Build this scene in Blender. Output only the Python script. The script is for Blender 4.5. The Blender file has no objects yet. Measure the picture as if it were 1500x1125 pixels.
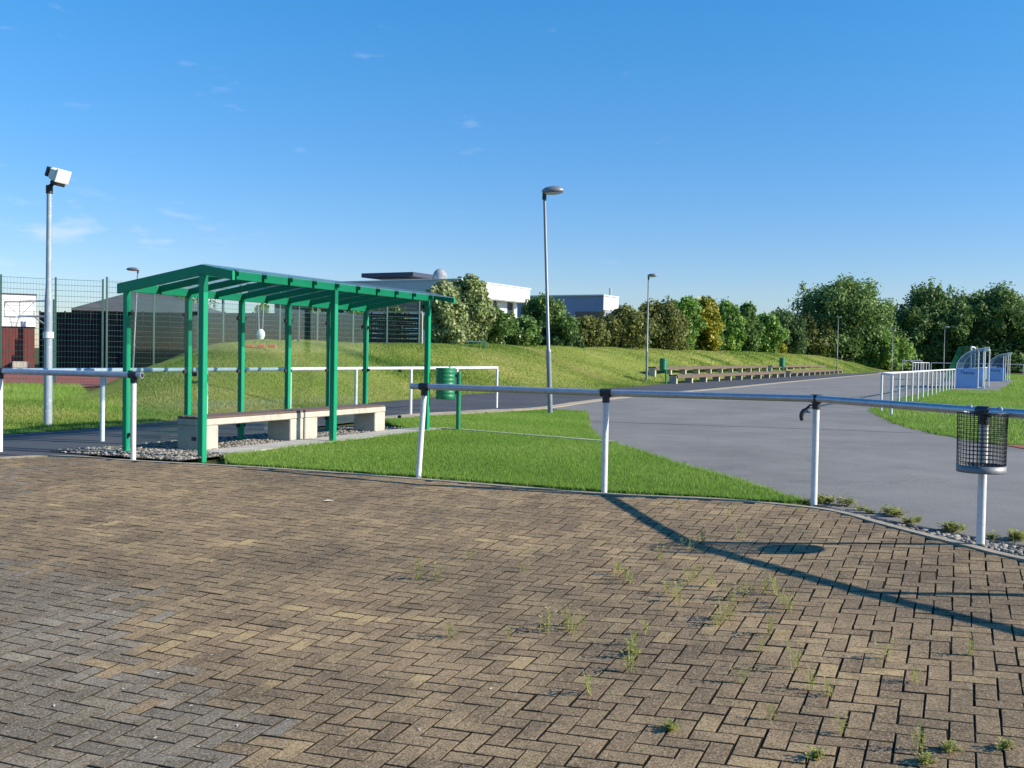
import bpy, math, random
import numpy as np
from mathutils import Vector, Matrix
random.seed(7); RNG = np.random.default_rng(11)
R = math.radians
scn = bpy.context.scene
col = scn.collection

# ------------------------------------------------------------------ camera
CAM = Vector((0, 0, 1.38)); F = 1500.0
CR = (Matrix.Rotation(R(90 - 1.585), 4, 'X') @ Matrix.Rotation(R(1.0), 4, 'Z')).to_3x3()
cd = bpy.data.cameras.new('camera'); cam = bpy.data.objects.new('camera', cd); col.objects.link(cam)
cd.sensor_width = 36; cd.lens = 36; cd.clip_end = 6000; cd.clip_start = .05
cam.matrix_world = Matrix.Translation(CAM) @ CR.to_4x4()
scn.camera = cam
def ray(px, py): return CR @ Vector(((px - 750) / F, (562.5 - py) / F, -1))
def G(px, py, z=0.0):                      # where the ground is that is seen there
    d = ray(px, py); t = (z - CAM.z) / d.z
    p = CAM + d * t; return Vector((p.x, p.y, z))
def AT(px, py, Y):                         # the point at distance Y on that sight line
    d = ray(px, py); return CAM + d * (Y / d.y)

# ------------------------------------------------------------------ materials
def new_mat(name):
    m = bpy.data.materials.new(name); m.use_nodes = True
    nt = m.node_tree; b = nt.nodes['Principled BSDF']; return m, nt, b
def N(nt, t, **kw):
    n = nt.nodes.new(t)
    for k, v in kw.items():
        if k in n.inputs: n.inputs[k].default_value = v
        else: setattr(n, k, v)
    return n
def ramp(nt, stops, fac):
    r = nt.nodes.new('ShaderNodeValToRGB'); e = r.color_ramp.elements
    while len(e) < len(stops): e.new(.5)
    for i, (p, c) in enumerate(stops): e[i].position = p; e[i].color = (*c, 1)
    nt.links.new(fac, r.inputs[0]); return r.outputs[0]
def mixc(nt, fac, a, b, mode='MIX'):
    n = nt.nodes.new('ShaderNodeMix'); n.data_type = 'RGBA'; n.blend_type = mode
    for sock, v in ((0, fac), (6, a), (7, b)):
        if isinstance(v, (int, float)): n.inputs[sock].default_value = v
        elif isinstance(v, tuple): n.inputs[sock].default_value = (*v, 1) if len(v) == 3 else v
        else: nt.links.new(v, n.inputs[sock])
    return n.outputs[2]
def noise(nt, scale, detail=4, rough=.6, vec=None, out=0):
    n = N(nt, 'ShaderNodeTexNoise', Scale=scale, Detail=detail, Roughness=rough)
    if vec is None:
        tc = nt.nodes.new('ShaderNodeTexCoord'); vec = tc.outputs['Object']
    nt.links.new(vec, n.inputs['Vector']); return n.outputs[out]
def mrange(nt, v, a, b, c=0., d=1.):
    n = N(nt, 'ShaderNodeMapRange'); nt.links.new(v, n.inputs[0])
    for i, x in zip((1, 2, 3, 4), (a, b, c, d)): n.inputs[i].default_value = x
    return n.outputs[0]
def bump(nt, b, h, s=.3, dist=.01):
    n = N(nt, 'ShaderNodeBump', Strength=s, Distance=dist); nt.links.new(h, n.inputs['Height']); nt.links.new(n.outputs[0], b.inputs['Normal'])
def attr(nt, name):
    n = nt.nodes.new('ShaderNodeAttribute'); n.attribute_name = name; return n.outputs['Fac']
def plain(name, c, rough=.5, metal=0., var=.12, scale=6., bmp=0., dirt=None, spec=.5):
    m, nt, b = new_mat(name)
    n1 = noise(nt, scale, 5)
    k = mrange(nt, n1, .25, .75, 1 - var, 1 + var)
    cc = mixc(nt, 1., c, (1, 1, 1), 'MULTIPLY')
    comb = nt.nodes.new('ShaderNodeCombineColor')
    for i in range(3): nt.links.new(k, comb.inputs[i])
    cc = mixc(nt, 1., c, comb.outputs[0], 'MULTIPLY')
    if dirt:
        n2 = noise(nt, scale * 3.1, 6, .7); f = mrange(nt, n2, .52, .75)
        cc = mixc(nt, f, cc, dirt)
    nt.links.new(cc, b.inputs['Base Color'])
    b.inputs['Metallic'].default_value = metal; b.inputs['Specular IOR Level'].default_value = spec
    nt.links.new(mrange(nt, n1, .3, .7, max(.02, rough - .08), min(1, rough + .08)), b.inputs['Roughness'])
    if bmp: bump(nt, b, noise(nt, scale * 12, 6, .7), bmp, .01)
    return m
M = {}
M['green'] = plain('green powder coat', (.002, .255, .12), .5, var=.06, scale=3, dirt=(.008, .2, .1), spec=.3)
M['darkgreen'] = plain('fence green', (.012, .07, .055), .5, var=.1)
M['binsgreen'] = plain('bin green', (.008, .17, .075), .42, var=.12, scale=8, dirt=(.02, .1, .05))
M['white'] = plain('white painted tube', (.62, .64, .65), .4, var=.1, scale=9, dirt=(.4, .39, .36))
M['galv'] = plain('galvanised tube', (.42, .45, .5), .36, .55, var=.14, scale=11, dirt=(.26, .28, .31))
M['clamp'] = plain('black clamp', (.018, .019, .024), .5, var=.2, scale=20)
M['pole'] = plain('grey lamp pole', (.19, .215, .24), .45, .25, var=.1, scale=5, dirt=(.25, .29, .32))
M['palepole'] = plain('pale blue pole', (.25, .31, .36), .45, .1, var=.08, scale=4, dirt=(.42, .48, .52))
M['lamphead'] = plain('lamp head', (.2, .215, .25), .4, .3, var=.1)
M['lamplens'] = plain('lamp lens', (.65, .66, .64), .25, var=.05)
M['floodwhite'] = plain('floodlight housing', (.72, .74, .66), .35, var=.06)
M['black'] = plain('black metal', (.015, .016, .018), .5, var=.2)
M['wire'] = plain('dark wire', (.035, .037, .042), .45, .4, var=.2, scale=20)
M['band'] = plain('basket band', (.17, .18, .195), .5, .4, var=.2, scale=20)
M['concrete'] = plain('cast concrete', (.4, .38, .32), .85, var=.2, scale=4, bmp=.25, dirt=(.27, .26, .21))
M['slab'] = plain('concrete slab', (.4, .385, .345), .9, var=.2, scale=3, bmp=.3, dirt=(.27, .26, .23))
M['kerb'] = plain('kerb', (.31, .27, .2), .9, var=.25, scale=5, bmp=.4, dirt=(.16, .14, .1))
M['tan'] = plain('sandy edging', (.36, .3, .21), .95, var=.25, scale=2.5, bmp=.5, dirt=(.22, .19, .12))
M['brownwood'] = plain('brown seat', (.1, .062, .05), .6, var=.2, scale=10, bmp=.15, dirt=(.16, .11, .09))
M['oldwood'] = plain('old grey wood', (.1, .068, .05), .85, var=.35, scale=8, bmp=.3, dirt=(.26, .22, .18))
M['legconc'] = plain('pale concrete leg', (.38, .35, .29), .9, var=.2, scale=4)
M['stone'] = None
M['render'] = plain('white render', (.8, .8, .79), .8, var=.04, scale=.8)
M['grey_and_shaded'] = plain('grey trim and shaded wall', (.46, .5, .53), .8, var=.05, scale=.6)  # roof edges and a pier, also the painted shade on a side wall
M['shadedfacade'] = plain('shaded facade', (.2, .25, .36), .7, var=.06, scale=.6)  # blue grey carries the shade of the face turned from the sun
M['darkroof'] = plain('dark roof', (.03, .04, .07), .6, var=.15)
M['window'] = plain('window glass', (.03, .04, .055), .08, var=.1, scale=.5)
M['redclad'] = plain('dark red cladding', (.12, .028, .024), .75, var=.25, scale=4)
M['greyroof'] = plain('grey tiles', (.07, .075, .08), .75, var=.15, scale=1.5)
M['cream'] = plain('cream wall', (.2, .2, .2), .85, var=.08)
M['screen'] = plain('black windscreen', (.012, .014, .022), .85, var=.3, scale=1.2, spec=.2)
M['dugblue'] = plain('blue panel', (.25, .42, .72), .45, var=.06, scale=2)
M['dugframe'] = plain('aluminium frame', (.62, .66, .68), .4, .3, var=.08)
M['ink'] = plain('dark blue ink', (.01, .05, .14), .6)
M['trunk'] = plain('bark', (.09, .07, .05), .9, var=.35, scale=6, bmp=.5)
M['redblock'] = plain('red rubber', (.45, .07, .035), .8, var=.15)
M['turq'] = plain('turquoise metal', (.04, .22, .2), .5, var=.1)
M['swingwhite'] = plain('white swing seat', (.66, .74, .72), .4, var=.05)
M['leaflitter'] = plain('pale litter', (.6, .58, .5), .8, var=.2)
M['trackred'] = plain('red tartan', (.24, .062, .042), .9, var=.15, scale=1.2, bmp=.2, dirt=(.19, .075, .05))
M['darkline'] = plain('dark asphalt line', (.022, .023, .025), .7, var=.2)

def glass(name, tint, diff, glossy=.12, dcol=(.6, .65, .66)):
    m = bpy.data.materials.new(name); m.use_nodes = True; nt = m.node_tree; nt.nodes.clear()
    o = nt.nodes.new('ShaderNodeOutputMaterial'); tr = N(nt, 'ShaderNodeBsdfTransparent', Color=(*tint, 1))
    di = N(nt, 'ShaderNodeBsdfDiffuse', Color=(*dcol, 1)); gl = N(nt, 'ShaderNodeBsdfGlossy', Roughness=.03, Color=(.9, .95, 1, 1))
    m1 = nt.nodes.new('ShaderNodeMixShader'); m2 = nt.nodes.new('ShaderNodeMixShader')
    n1 = noise(nt, 1.7, 5); f = mrange(nt, n1, .3, .7, diff * .6, diff * 1.4)
    nt.links.new(f, m1.inputs[0])
    nt.links.new(tr.outputs[0], m1.inputs[1]); nt.links.new(di.outputs[0], m1.inputs[2])
    fr = N(nt, 'ShaderNodeFresnel', IOR=1.35); mu = N(nt, 'ShaderNodeMath', operation='MULTIPLY'); mu.inputs[1].default_value = glossy * 6
    nt.links.new(fr.outputs[0], mu.inputs[0]); nt.links.new(mu.outputs[0], m2.inputs[0])
    nt.links.new(m1.outputs[0], m2.inputs[1]); nt.links.new(gl.outputs[0], m2.inputs[2])
    nt.links.new(m2.outputs[0], o.inputs[0]); return m
M['pane'] = glass('clear glass', (.92, .96, .95), .002, .028)
M['roofglass'] = glass('smoky roof glass', (.78, .83, .86), .05, .03, (.4, .45, .48))
M['dugglass'] = glass('smoky plastic', (.75, .82, .88), .12, .05, (.32, .4, .5))
M['dome'] = glass('dome acrylic', (.5, .55, .58), .5, .15, (.5, .53, .55))

def foliage(name, stops, trans=.35, rough=.55):
    m = bpy.data.materials.new(name); m.use_nodes = True; nt = m.node_tree; nt.nodes.clear()
    o = nt.nodes.new('ShaderNodeOutputMaterial')
    c = ramp(nt, stops, attr(nt, 'rnd'))
    b = N(nt, 'ShaderNodeBsdfPrincipled', Roughness=rough); b.inputs['Specular IOR Level'].default_value = .3
    t = nt.nodes.new('ShaderNodeBsdfTranslucent'); mx = nt.nodes.new('ShaderNodeMixShader'); mx.inputs[0].default_value = trans
    nt.links.new(c, b.inputs['Base Color']); nt.links.new(c, t.inputs['Color'])
    nt.links.new(b.outputs[0], mx.inputs[1]); nt.links.new(t.outputs[0], mx.inputs[2]); nt.links.new(mx.outputs[0], o.inputs[0])
    return m
M['lawnblade'] = foliage('lawn blades', [(0, (.1, .2, .024)), (.5, (.195, .34, .045)), (.85, (.29, .41, .085)), (1, (.47, .46, .18))], .45)
M['roughblade'] = foliage('meadow blades', [(0, (.095, .18, .028)), (.45, (.21, .3, .05)), (.78, (.32, .35, .09)), (1, (.48, .42, .17))], .45)
M['weedleaf'] = foliage('weed leaves', [(0, (.16, .2, .035)), (.6, (.32, .35, .09)), (1, (.5, .46, .17))], .4)
FOL = {
 'pale':   [(0, (0.119, 0.170, 0.068)), (.5, (0.261, 0.338, 0.125)), (1, (0.600, 0.600, 0.364))],
 'mid':    [(0, (0.059, 0.121, 0.033)), (.5, (0.119, 0.218, 0.049)), (1, (0.236, 0.338, 0.091))],
 'olive':  [(0, (0.070, 0.097, 0.027)), (.5, (0.154, 0.181, 0.046)), (1, (0.284, 0.277, 0.079))],
 'dark':   [(0, (0.038, 0.084, 0.033)), (.5, (0.076, 0.145, 0.046)), (1, (0.166, 0.241, 0.079))],
 'yellow': [(0, (.13, .17, .02)), (.45, (.3, .3, .03)), (1, (.55, .46, .05))],
 'bright': [(0, (0.082, 0.181, 0.034)), (.5, (0.177, 0.315, 0.057)), (1, (0.331, 0.483, 0.103))],
 'willow': [(0, (0.082, 0.145, 0.042)), (.5, (0.154, 0.254, 0.068)), (1, (0.284, 0.386, 0.125))],
 'poplar': [(0, (0.047, 0.097, 0.027)), (.5, (0.107, 0.193, 0.049)), (1, (0.261, 0.363, 0.114))]}
for k, v in FOL.items(): M['f_' + k] = foliage('leaves ' + k, v, .3)

def ground_mat(name, c1, c2, c3, s=1., bm=.6):
    m, nt, b = new_mat(name)
    a = noise(nt, .35 * s, 6, .65); f = noise(nt, 14 * s, 5, .7); g = noise(nt, 90 * s, 3, .7)
    cc = ramp(nt, [(.3, c1), (.52, c2), (.72, c3)], a)
    cc2 = ramp(nt, [(.3, c1), (.55, c2), (.75, c3)], f)
    cc = mixc(nt, .5, cc, cc2)
    nt.links.new(cc, b.inputs['Base Color']); b.inputs['Roughness'].default_value = .95; b.inputs['Specular IOR Level'].default_value = .1
    bump(nt, b, g, bm, .03); return m
M['soil'] = ground_mat('soil and grass', (.05, .06, .02), (.08, .085, .03), (.12, .1, .05))
M['turf'] = ground_mat('turf', (.07, .12, .02), (.11, .18, .03), (.16, .21, .05))
M['meadow'] = ground_mat('meadow', (.09, .15, .025), (.22, .255, .05), (.4, .35, .13))
M['gravelbed'] = ground_mat('gravel bed', (.09, .085, .075), (.16, .15, .13), (.25, .235, .2), 3)
M['jointsoil'] = ground_mat('joint soil', (.018, .014, .009), (.028, .022, .013), (.042, .04, .018), 4)

def asphalt(name, base, s=1.):
    m, nt, b = new_mat(name)
    g = noise(nt, 110, 5, .8); a = noise(nt, .5 * s, 6, .6); w = noise(nt, 2.2 * s, 5, .6)
    tc = nt.nodes.new('ShaderNodeTexCoord'); mp = N(nt, 'ShaderNodeMapping'); mp.inputs['Scale'].default_value = (.25, 2.2, 1)
    nt.links.new(tc.outputs['Object'], mp.inputs[0]); st = noise(nt, 1.3, 5, .6, mp.outputs[0])
    d = tuple(x * .72 for x in base); l = tuple(x * 1.3 for x in base)
    cc = ramp(nt, [(.3, d), (.5, base), (.72, l)], a)
    cc = mixc(nt, mrange(nt, w, .35, .7, 0, .5), cc, l)
    cc = mixc(nt, mrange(nt, g, .55, .75, 0, .55), cc, tuple(x * 2. for x in base))
    cc = mixc(nt, mrange(nt, g, .25, .42, .5, 0), cc, tuple(x * .4 for x in base))
    g2 = noise(nt, 28, 4, .85); cc = mixc(nt, mrange(nt, g2, .54, .66, 0, .5), cc, tuple(x * 1.9 for x in base)); cc = mixc(nt, mrange(nt, g2, .34, .46, .5, 0), cc, tuple(x * .45 for x in base))
    pt = noise(nt, .13, 3, .5); cc = mixc(nt, mrange(nt, pt, .5, .56, 0, .22), cc, d)
    vo = N(nt, 'ShaderNodeTexVoronoi', Scale=.22, feature='DISTANCE_TO_EDGE'); wn = noise(nt, 1.2, 4, .6, out=1)
    va = nt.nodes.new('ShaderNodeVectorMath'); va.operation = 'ADD'; tc2 = nt.nodes.new('ShaderNodeTexCoord'); nt.links.new(tc2.outputs['Object'], va.inputs[0]); nt.links.new(wn, va.inputs[1]); nt.links.new(va.outputs[0], vo.inputs['Vector'])
    cc = mixc(nt, mrange(nt, vo.outputs['Distance'], .0008, .003, .3, 0), cc, tuple(x * .25 for x in base))
    nt.links.new(cc, b.inputs['Base Color']); b.inputs['Roughness'].default_value = .85; b.inputs['Specular IOR Level'].default_value = .3
    bump(nt, b, g, .5, .006); return m
M['asphalt'] = asphalt('asphalt', (.168, .162, .153))
M['path'] = asphalt('dark asphalt path', (.062, .062, .07))

def paver_mat():
    m, nt, b = new_mat('concrete pavers')
    r = attr(nt, 'rnd'); g = attr(nt, 'grey')
    tan = ramp(nt, [(0, (.22, .15, .086)), (.35, (.305, .212, .118)), (.7, (.37, .262, .142)), (1, (.47, .34, .165))], r)
    gry = ramp(nt, [(0, (.185, .165, .132)), (.6, (.265, .238, .19)), (1, (.34, .3, .23))], r)
    cc = mixc(nt, g, tan, gry)
    big = noise(nt, .5, 6, .65); mid = noise(nt, 3.2, 6, .65); fine = noise(nt, 95, 2, .8); sp = noise(nt, 30, 6, .8); e = attr(nt, 'edge')
    cc = mixc(nt, mrange(nt, big, .42, .62, 0, .7), cc, (.1, .077, .054))
    cc = mixc(nt, mrange(nt, mid, .46, .66, 0, .62), cc, (.088, .066, .045))
    cc = mixc(nt, mrange(nt, sp, .5, .68, 0, .6), cc, (.07, .06, .042))
    cc = mixc(nt, mrange(nt, sp, .47, .34, 0, .35), cc, (.34, .29, .2))
    cc = mixc(nt, mrange(nt, fine, .55, .66, 0, .65), cc, (.5, .39, .26))
    cc = mixc(nt, mrange(nt, fine, .36, .47, .8, 0), cc, (.05, .042, .03))
    cc = mixc(nt, mrange(nt, e, 0., .8, 0, .85), cc, (.03, .025, .017))
    nt.links.new(cc, b.inputs['Base Color']); b.inputs['Roughness'].default_value = .92; b.inputs['Specular IOR Level'].default_value = .15
    bump(nt, b, fine, .6, .004); return m
M['paver'] = paver_mat()
def stone_mat():
    m, nt, b = new_mat('pebbles')
    cc = ramp(nt, [(0, (.06, .056, .05)), (.5, (.16, .148, .128)), (1, (.34, .315, .275))], attr(nt, 'rnd'))
    nt.links.new(cc, b.inputs['Base Color']); b.inputs['Roughness'].default_value = .8; return m
M['stone'] = stone_mat()

# ------------------------------------------------------------------ mesh helpers
def frame(d):
    d = Vector(d).normalized(); u = d.cross(Vector((0, 0, 1)))
    if u.length < 1e-4: u = Vector((1, 0, 0))
    u.normalize(); return u, d.cross(u).normalized()
class MB:
    def __init__(s): s.v = []; s.f = []; s.sm = []
    def add(s, vs, fs, smooth=False):
        o = len(s.v); s.v += [Vector(p) for p in vs]; s.f += [tuple(i + o for i in f) for f in fs]; s.sm += [smooth] * len(fs)
    def box(s, c, size, ax=(1, 0, 0), bev=.0, up=(0, 0, 1)):
        ax = Vector(ax).normalized(); up = Vector(up); ay = up.cross(ax).normalized(); az = ax.cross(ay)
        c = Vector(c); hx, hy, hz = [q / 2 for q in size]
        if not bev:
            vs = [c + ax * (sx * hx) + ay * (sy * hy) + az * (sz * hz) for sz in (-1, 1) for sx, sy in ((-1, -1), (1, -1), (1, 1), (-1, 1))]
            s.add(vs, [(3, 2, 1, 0), (4, 5, 6, 7), (0, 1, 5, 4), (1, 2, 6, 5), (2, 3, 7, 6), (3, 0, 4, 7)]); return
        b = min(bev, hx * .9, hy * .9, hz * .9); vs = []
        for z, i in ((-hz, b), (-hz + b, 0), (hz - b, 0), (hz, b)):
            X, Y = hx - i, hy - i; k = b if i == 0 else b * .6
            for px, py in ((-X + k, -Y), (X - k, -Y), (X, -Y + k), (X, Y - k), (X - k, Y), (-X + k, Y), (-X, Y - k), (-X, -Y + k)):
                vs.append(c + ax * px + ay * py + az * z)
        fs = [tuple(range(7, -1, -1)), tuple(range(24, 32))]
        for l in range(3):
            for i in range(8): fs.append((l * 8 + i, l * 8 + (i + 1) % 8, l * 8 + 8 + (i + 1) % 8, l * 8 + 8 + i))
        s.add(vs, fs)
    def tube(s, pts, r, n=12, caps=True, smooth=True):
        pts = [Vector(p) for p in pts]; k = len(pts); rs = r if isinstance(r, (list, tuple)) else [r] * k
        vs = []; u0 = None
        for i, p in enumerate(pts):
            a = pts[max(0, i - 1)]; b = pts[min(k - 1, i + 1)]; d = (b - a)
            if d.length < 1e-9: d = Vector((0, 0, 1))
            u, w = frame(d)
            if u0 is not None:
                dd = d.normalized(); u = (u0 - dd * u0.dot(dd)).normalized(); w = dd.cross(u)
            u0 = u
            vs += [p + (u * math.cos(t) + w * math.sin(t)) * rs[i] for t in (2 * math.pi * j / n for j in range(n))]
        fs = [(i * n + j, i * n + (j + 1) % n, (i + 1) * n + (j + 1) % n, (i + 1) * n + j) for i in range(k - 1) for j in range(n)]
        s.add(vs, fs, smooth)
        if caps: s.add(vs[:n], [tuple(range(n - 1, -1, -1))]); s.add(vs[-n:], [tuple(range(n))])
    def lathe(s, c, prof, n=24, sx=1., sy=1., smooth=True):
        c = Vector(c); vs = [c + Vector((r * math.cos(t) * sx, r * math.sin(t) * sy, z)) for r, z in prof for t in (2 * math.pi * j / n for j in range(n))]
        k = len(prof)
        s.add(vs, [(i * n + j, i * n + (j + 1) % n, (i + 1) * n + (j + 1) % n, (i + 1) * n + j) for i in range(k - 1) for j in range(n)], smooth)
        s.add(vs[:n], [tuple(range(n - 1, -1, -1))]); s.add(vs[-n:], [tuple(range(n))])
    def prism(s, pts, ext):                 # polygon pts pushed along ext
        k = len(pts); e = Vector(ext); vs = [Vector(p) for p in pts] + [Vector(p) + e for p in pts]
        s.add(vs, [tuple(range(k - 1, -1, -1)), tuple(range(k, 2 * k))] + [(i, (i + 1) % k, k + (i + 1) % k, k + i) for i in range(k)])
    def build(s, name, mat, parent=None):
        o0 = parent_origin(parent)
        me = bpy.data.meshes.new(name); me.from_pydata([tuple(p - o0) for p in s.v], [], s.f); me.update()
        me.polygons.foreach_set('use_smooth', s.sm)
        me.materials.append(mat); o = bpy.data.objects.new(name, me); col.objects.link(o)
        if parent: o.parent = parent
        return o
def parent_origin(p):
    v = Vector((0, 0, 0))
    while p is not None: v = v + p.location; p = p.parent
    return v
def tag(o, label=None, cat=None, group=None, kind=None):
    if label: o['label'] = label
    if cat: o['category'] = cat
    if group: o['group'] = group
    if kind: o['kind'] = kind
    return o
def thing(name, label, cat, loc=(0, 0, 0), group=None):
    o = bpy.data.objects.new(name, None); col.objects.link(o); o.location = loc; o.empty_display_size = .2
    return tag(o, label, cat, group)
def copy_tree(o, parent=None):
    c = o.copy(); col.objects.link(c)
    if parent: c.parent = parent
    for ch in list(o.children): copy_tree(ch, c)
    return c
def np_mesh(name, V, Fc, mat, at=None, parent=None, smooth=False):
    V = np.asarray(V, np.float32); Fc = np.asarray(Fc, np.int32)
    if parent: V = V - np.array(parent_origin(parent), np.float32)
    me = bpy.data.meshes.new(name); me.vertices.add(len(V)); me.vertices.foreach_set('co', V.ravel())
    k = Fc.shape[1]; me.loops.add(Fc.size); me.loops.foreach_set('vertex_index', Fc.ravel())
    me.polygons.add(len(Fc)); me.polygons.foreach_set('loop_start', np.arange(0, Fc.size, k, dtype=np.int32)); me.polygons.foreach_set('loop_total', np.full(len(Fc), k, np.int32))
    me.polygons.foreach_set('use_smooth', np.full(len(Fc), bool(smooth)))
    me.update(calc_edges=True)
    for nm, a in (at or {}).items():
        q = me.attributes.new(nm, 'FLOAT', 'POINT'); q.data.foreach_set('value', np.asarray(a, np.float32))
    me.materials.append(mat); o = bpy.data.objects.new(name, me); col.objects.link(o)
    if parent: o.parent = parent
    return o

# ------------------------------------------------------------------ ground height: the paved yard falls away from the rail towards the viewer
def H(x, y):
    x = np.asarray(x, float); y = np.asarray(y, float)
    d1 = (x - 2.88) * -.345 + (y - 9.8) * -.938; d2 = (x - 3.2) * -.907 + (y - 8.9) * -.42
    k = .6; h = np.clip(.5 + .5 * (d2 - d1) / k, 0, 1); d = d2 * (1 - h) + d1 * h - k * h * (1 - h)
    d = np.clip(d - .1, 0, 11); return -.072 * (np.sqrt(d * d + .04) - .2)
def Hs(x, y): return float(H(x, y))
def Gp(px, py):
    z = -.2
    for _ in range(6): p = G(px, py, z); z = Hs(p.x, p.y)
    p.z = z - .006; return p
def inpoly(poly, x, y):
    inside = np.zeros(len(x), bool); n = len(poly)
    for i in range(n):
        x1, y1 = poly[i][:2]; x2, y2 = poly[(i + 1) % n][:2]
        if y1 == y2: continue
        c = ((y1 > y) != (y2 > y)) & (x < (x2 - x1) * (y - y1) / (y2 - y1) + x1); inside ^= c
    return inside
def struct(name, mb, mat, kind='structure'): return tag(mb.build(name, mat), kind=kind)
def sheet(name, poly, z, mat, thick=0.):
    m = MB(); pts = [Vector((p[0], p[1], z)) for p in poly]
    from mathutils.geometry import tessellate_polygon
    tri = tessellate_polygon([pts]); n = len(pts)
    def up(t):
        a, b, c = [pts[i] for i in t]; return t if (b - a).cross(c - a).z > 0 else (t[0], t[2], t[1])
    m.add(pts, [up(t) for t in tri])
    if thick:
        for i in range(n):
            a, b = pts[i], pts[(i + 1) % n]; d = Vector((0, 0, thick)); m.add([a, b, b - d, a - d], [(0, 1, 2, 3), ])
    return struct(name, m, mat)
def smooth_line(pts, k=6):
    P = [np.array(p, float) for p in pts]; out = []
    for i in range(len(P) - 1):
        a, b, c, d = P[max(0, i - 1)], P[i], P[i + 1], P[min(len(P) - 1, i + 2)]
        for j in range(k):
            t = j / k; out.append(.5 * (2 * b + (c - a) * t + (2 * a - 5 * b + 4 * c - d) * t * t + (3 * b - a - 3 * c + d) * t ** 3))
    out.append(P[-1]); return [tuple(q) for q in out]

# base ground
xs = np.concatenate([[-2500, -600, -150, -50], np.arange(-16, 12.01, .5), [40, 150, 600, 2500]])
ys = np.concatenate([[-1500, -300, -60, -20], np.arange(-6, 16.01, .5), [40, 150, 600, 3000]])
XX, YY = np.meshgrid(xs, ys); ZZ = H(XX, YY) - .05
V = np.stack([XX, YY, ZZ], -1).reshape(-1, 3); nx, ny = len(xs), len(ys)
I = np.arange(nx * ny).reshape(ny, nx)
Fc = np.stack([I[:-1, :-1], I[:-1, 1:], I[1:, 1:], I[1:, :-1]], -1).reshape(-1, 4)
tag(np_mesh('ground', V, Fc, M['soil']), kind='structure')

# ------------------------------------------------------------------ the grass mound
ST = [((-7.9, 15.8), (-13, 19), 0, 3), ((-7.0, 18.4), (-11.2, 22), .1, 4), ((-6.2, 21), (-9.8, 25), .12, 2), ((-5.2, 24), (-9.4, 28.5), .8, 2.),
      ((-4.05, 27.6), (-8.5, 32.3), 1.64, .9), ((-2.3, 33), (-8, 38), 1.68, 2.2), ((-.5, 38), (-7.3, 42.5), 1.72, 6), ((3.15, 43), (-4.7, 47.4), 1.77, 12),
      ((6.3, 50), (-1.6, 54.4), 1.87, 12), ((8.0, 54.5), (.1, 58.4), 1.9, 12), ((17, 74), (9, 77.8), 2.05, 12), ((26, 93), (18, 97), 2.12, 12),
      ((35.3, 111), (27.3, 115), 2.16, 12), ((44, 128), (36.5, 132), 2.12, 10), ((51, 142), (44.5, 147), 1.9, 8), ((54.5, 149), (50.5, 154), 1.1, 5), ((57.5, 155), (57, 160), 0, 3)]
S = np.array(smooth_line([(*b, *c, h, p) for b, c, h, p in ST], 12))
ns = len(S); US = np.concatenate([np.linspace(0, 1, 18), np.linspace(1, 2, 8)[1:], np.linspace(2, 3, 7)[1:]])
MV = np.zeros((ns, len(US), 3))
for i, (bx, by, cx, cy, h, p) in enumerate(S):
    b = np.array((bx, by)); c = np.array((cx, cy)); L = np.linalg.norm(c - b); e = (c - b) / L; h = max(h, 0)
    for j, u in enumerate(US):
        if u <= 1: q = b + e * L * u; t = max(0, (u - .06) / .94); z = h * (t * t * (3 - 2 * t)) ** .85
        elif u <= 2: q = c + e * p * (u - 1); z = h * (1 + .04 * math.sin((u - 1) * 3))
        else: t = u - 2; q = c + e * (p + min(7, p * 1.4 + .5) * t); z = h * (1 - t * t * (3 - 2 * t))
        bumpy = .05 * math.sin(q[0] * .9 + q[1] * .37) + .04 * math.sin(q[0] * .31 - q[1] * .8 + 1.3)
        MV[i, j] = (q[0], q[1], z + bumpy * min(1, h) * min(1, u * 3) - .045 + .05 * min(1, u * 8))
MVf = MV.reshape(-1, 3)
I = np.arange(ns * len(US)).reshape(ns, len(US))
Fm = np.stack([I[:-1, :-1], I[1:, :-1], I[1:, 1:], I[:-1, 1:]], -1).reshape(-1, 4)
Fm = Fm[:, ::-1] if np.cross(MVf[Fm[200, 1]] - MVf[Fm[200, 0]], MVf[Fm[200, 2]] - MVf[Fm[200, 0]])[2] < 0 else Fm
tag(np_mesh('grass_mound_terrain', MVf, Fm, M['meadow'], smooth=True), kind='structure')
def mz(x, y):
    d = (MVf[:, 0] - x) ** 2 + (MVf[:, 1] - y) ** 2; i = np.argsort(d)[:4]; w = 1 / (d[i] + .01)
    return float((MVf[i, 2] * w).sum() / w.sum()) if d[i[0]] < 9 else 0.

# ------------------------------------------------------------------ flat sheets
MOUND_EDGE = [tuple(s[:2]) for s in S]
TANC = [(-2.75, 21.7), (-1.74, 23.7), (-.34, 25.7), (.92, 27.6), (2.33, 31.8), (4.79, 37.8), (10.1, 49), (17.2, 64.7), (28.8, 90), (45, 125), (50, 140)]
TAN = smooth_line(TANC, 6)
def offset(line, d):
    o = []
    for i, p in enumerate(line):
        a = line[max(0, i - 1)]; b = line[min(len(line) - 1, i + 1)]; t = np.array((b[0] - a[0], b[1] - a[1])); t = t / np.linalg.norm(t)
        o.append((p[0] + t[1] * d, p[1] - t[0] * d))
    return o
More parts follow.
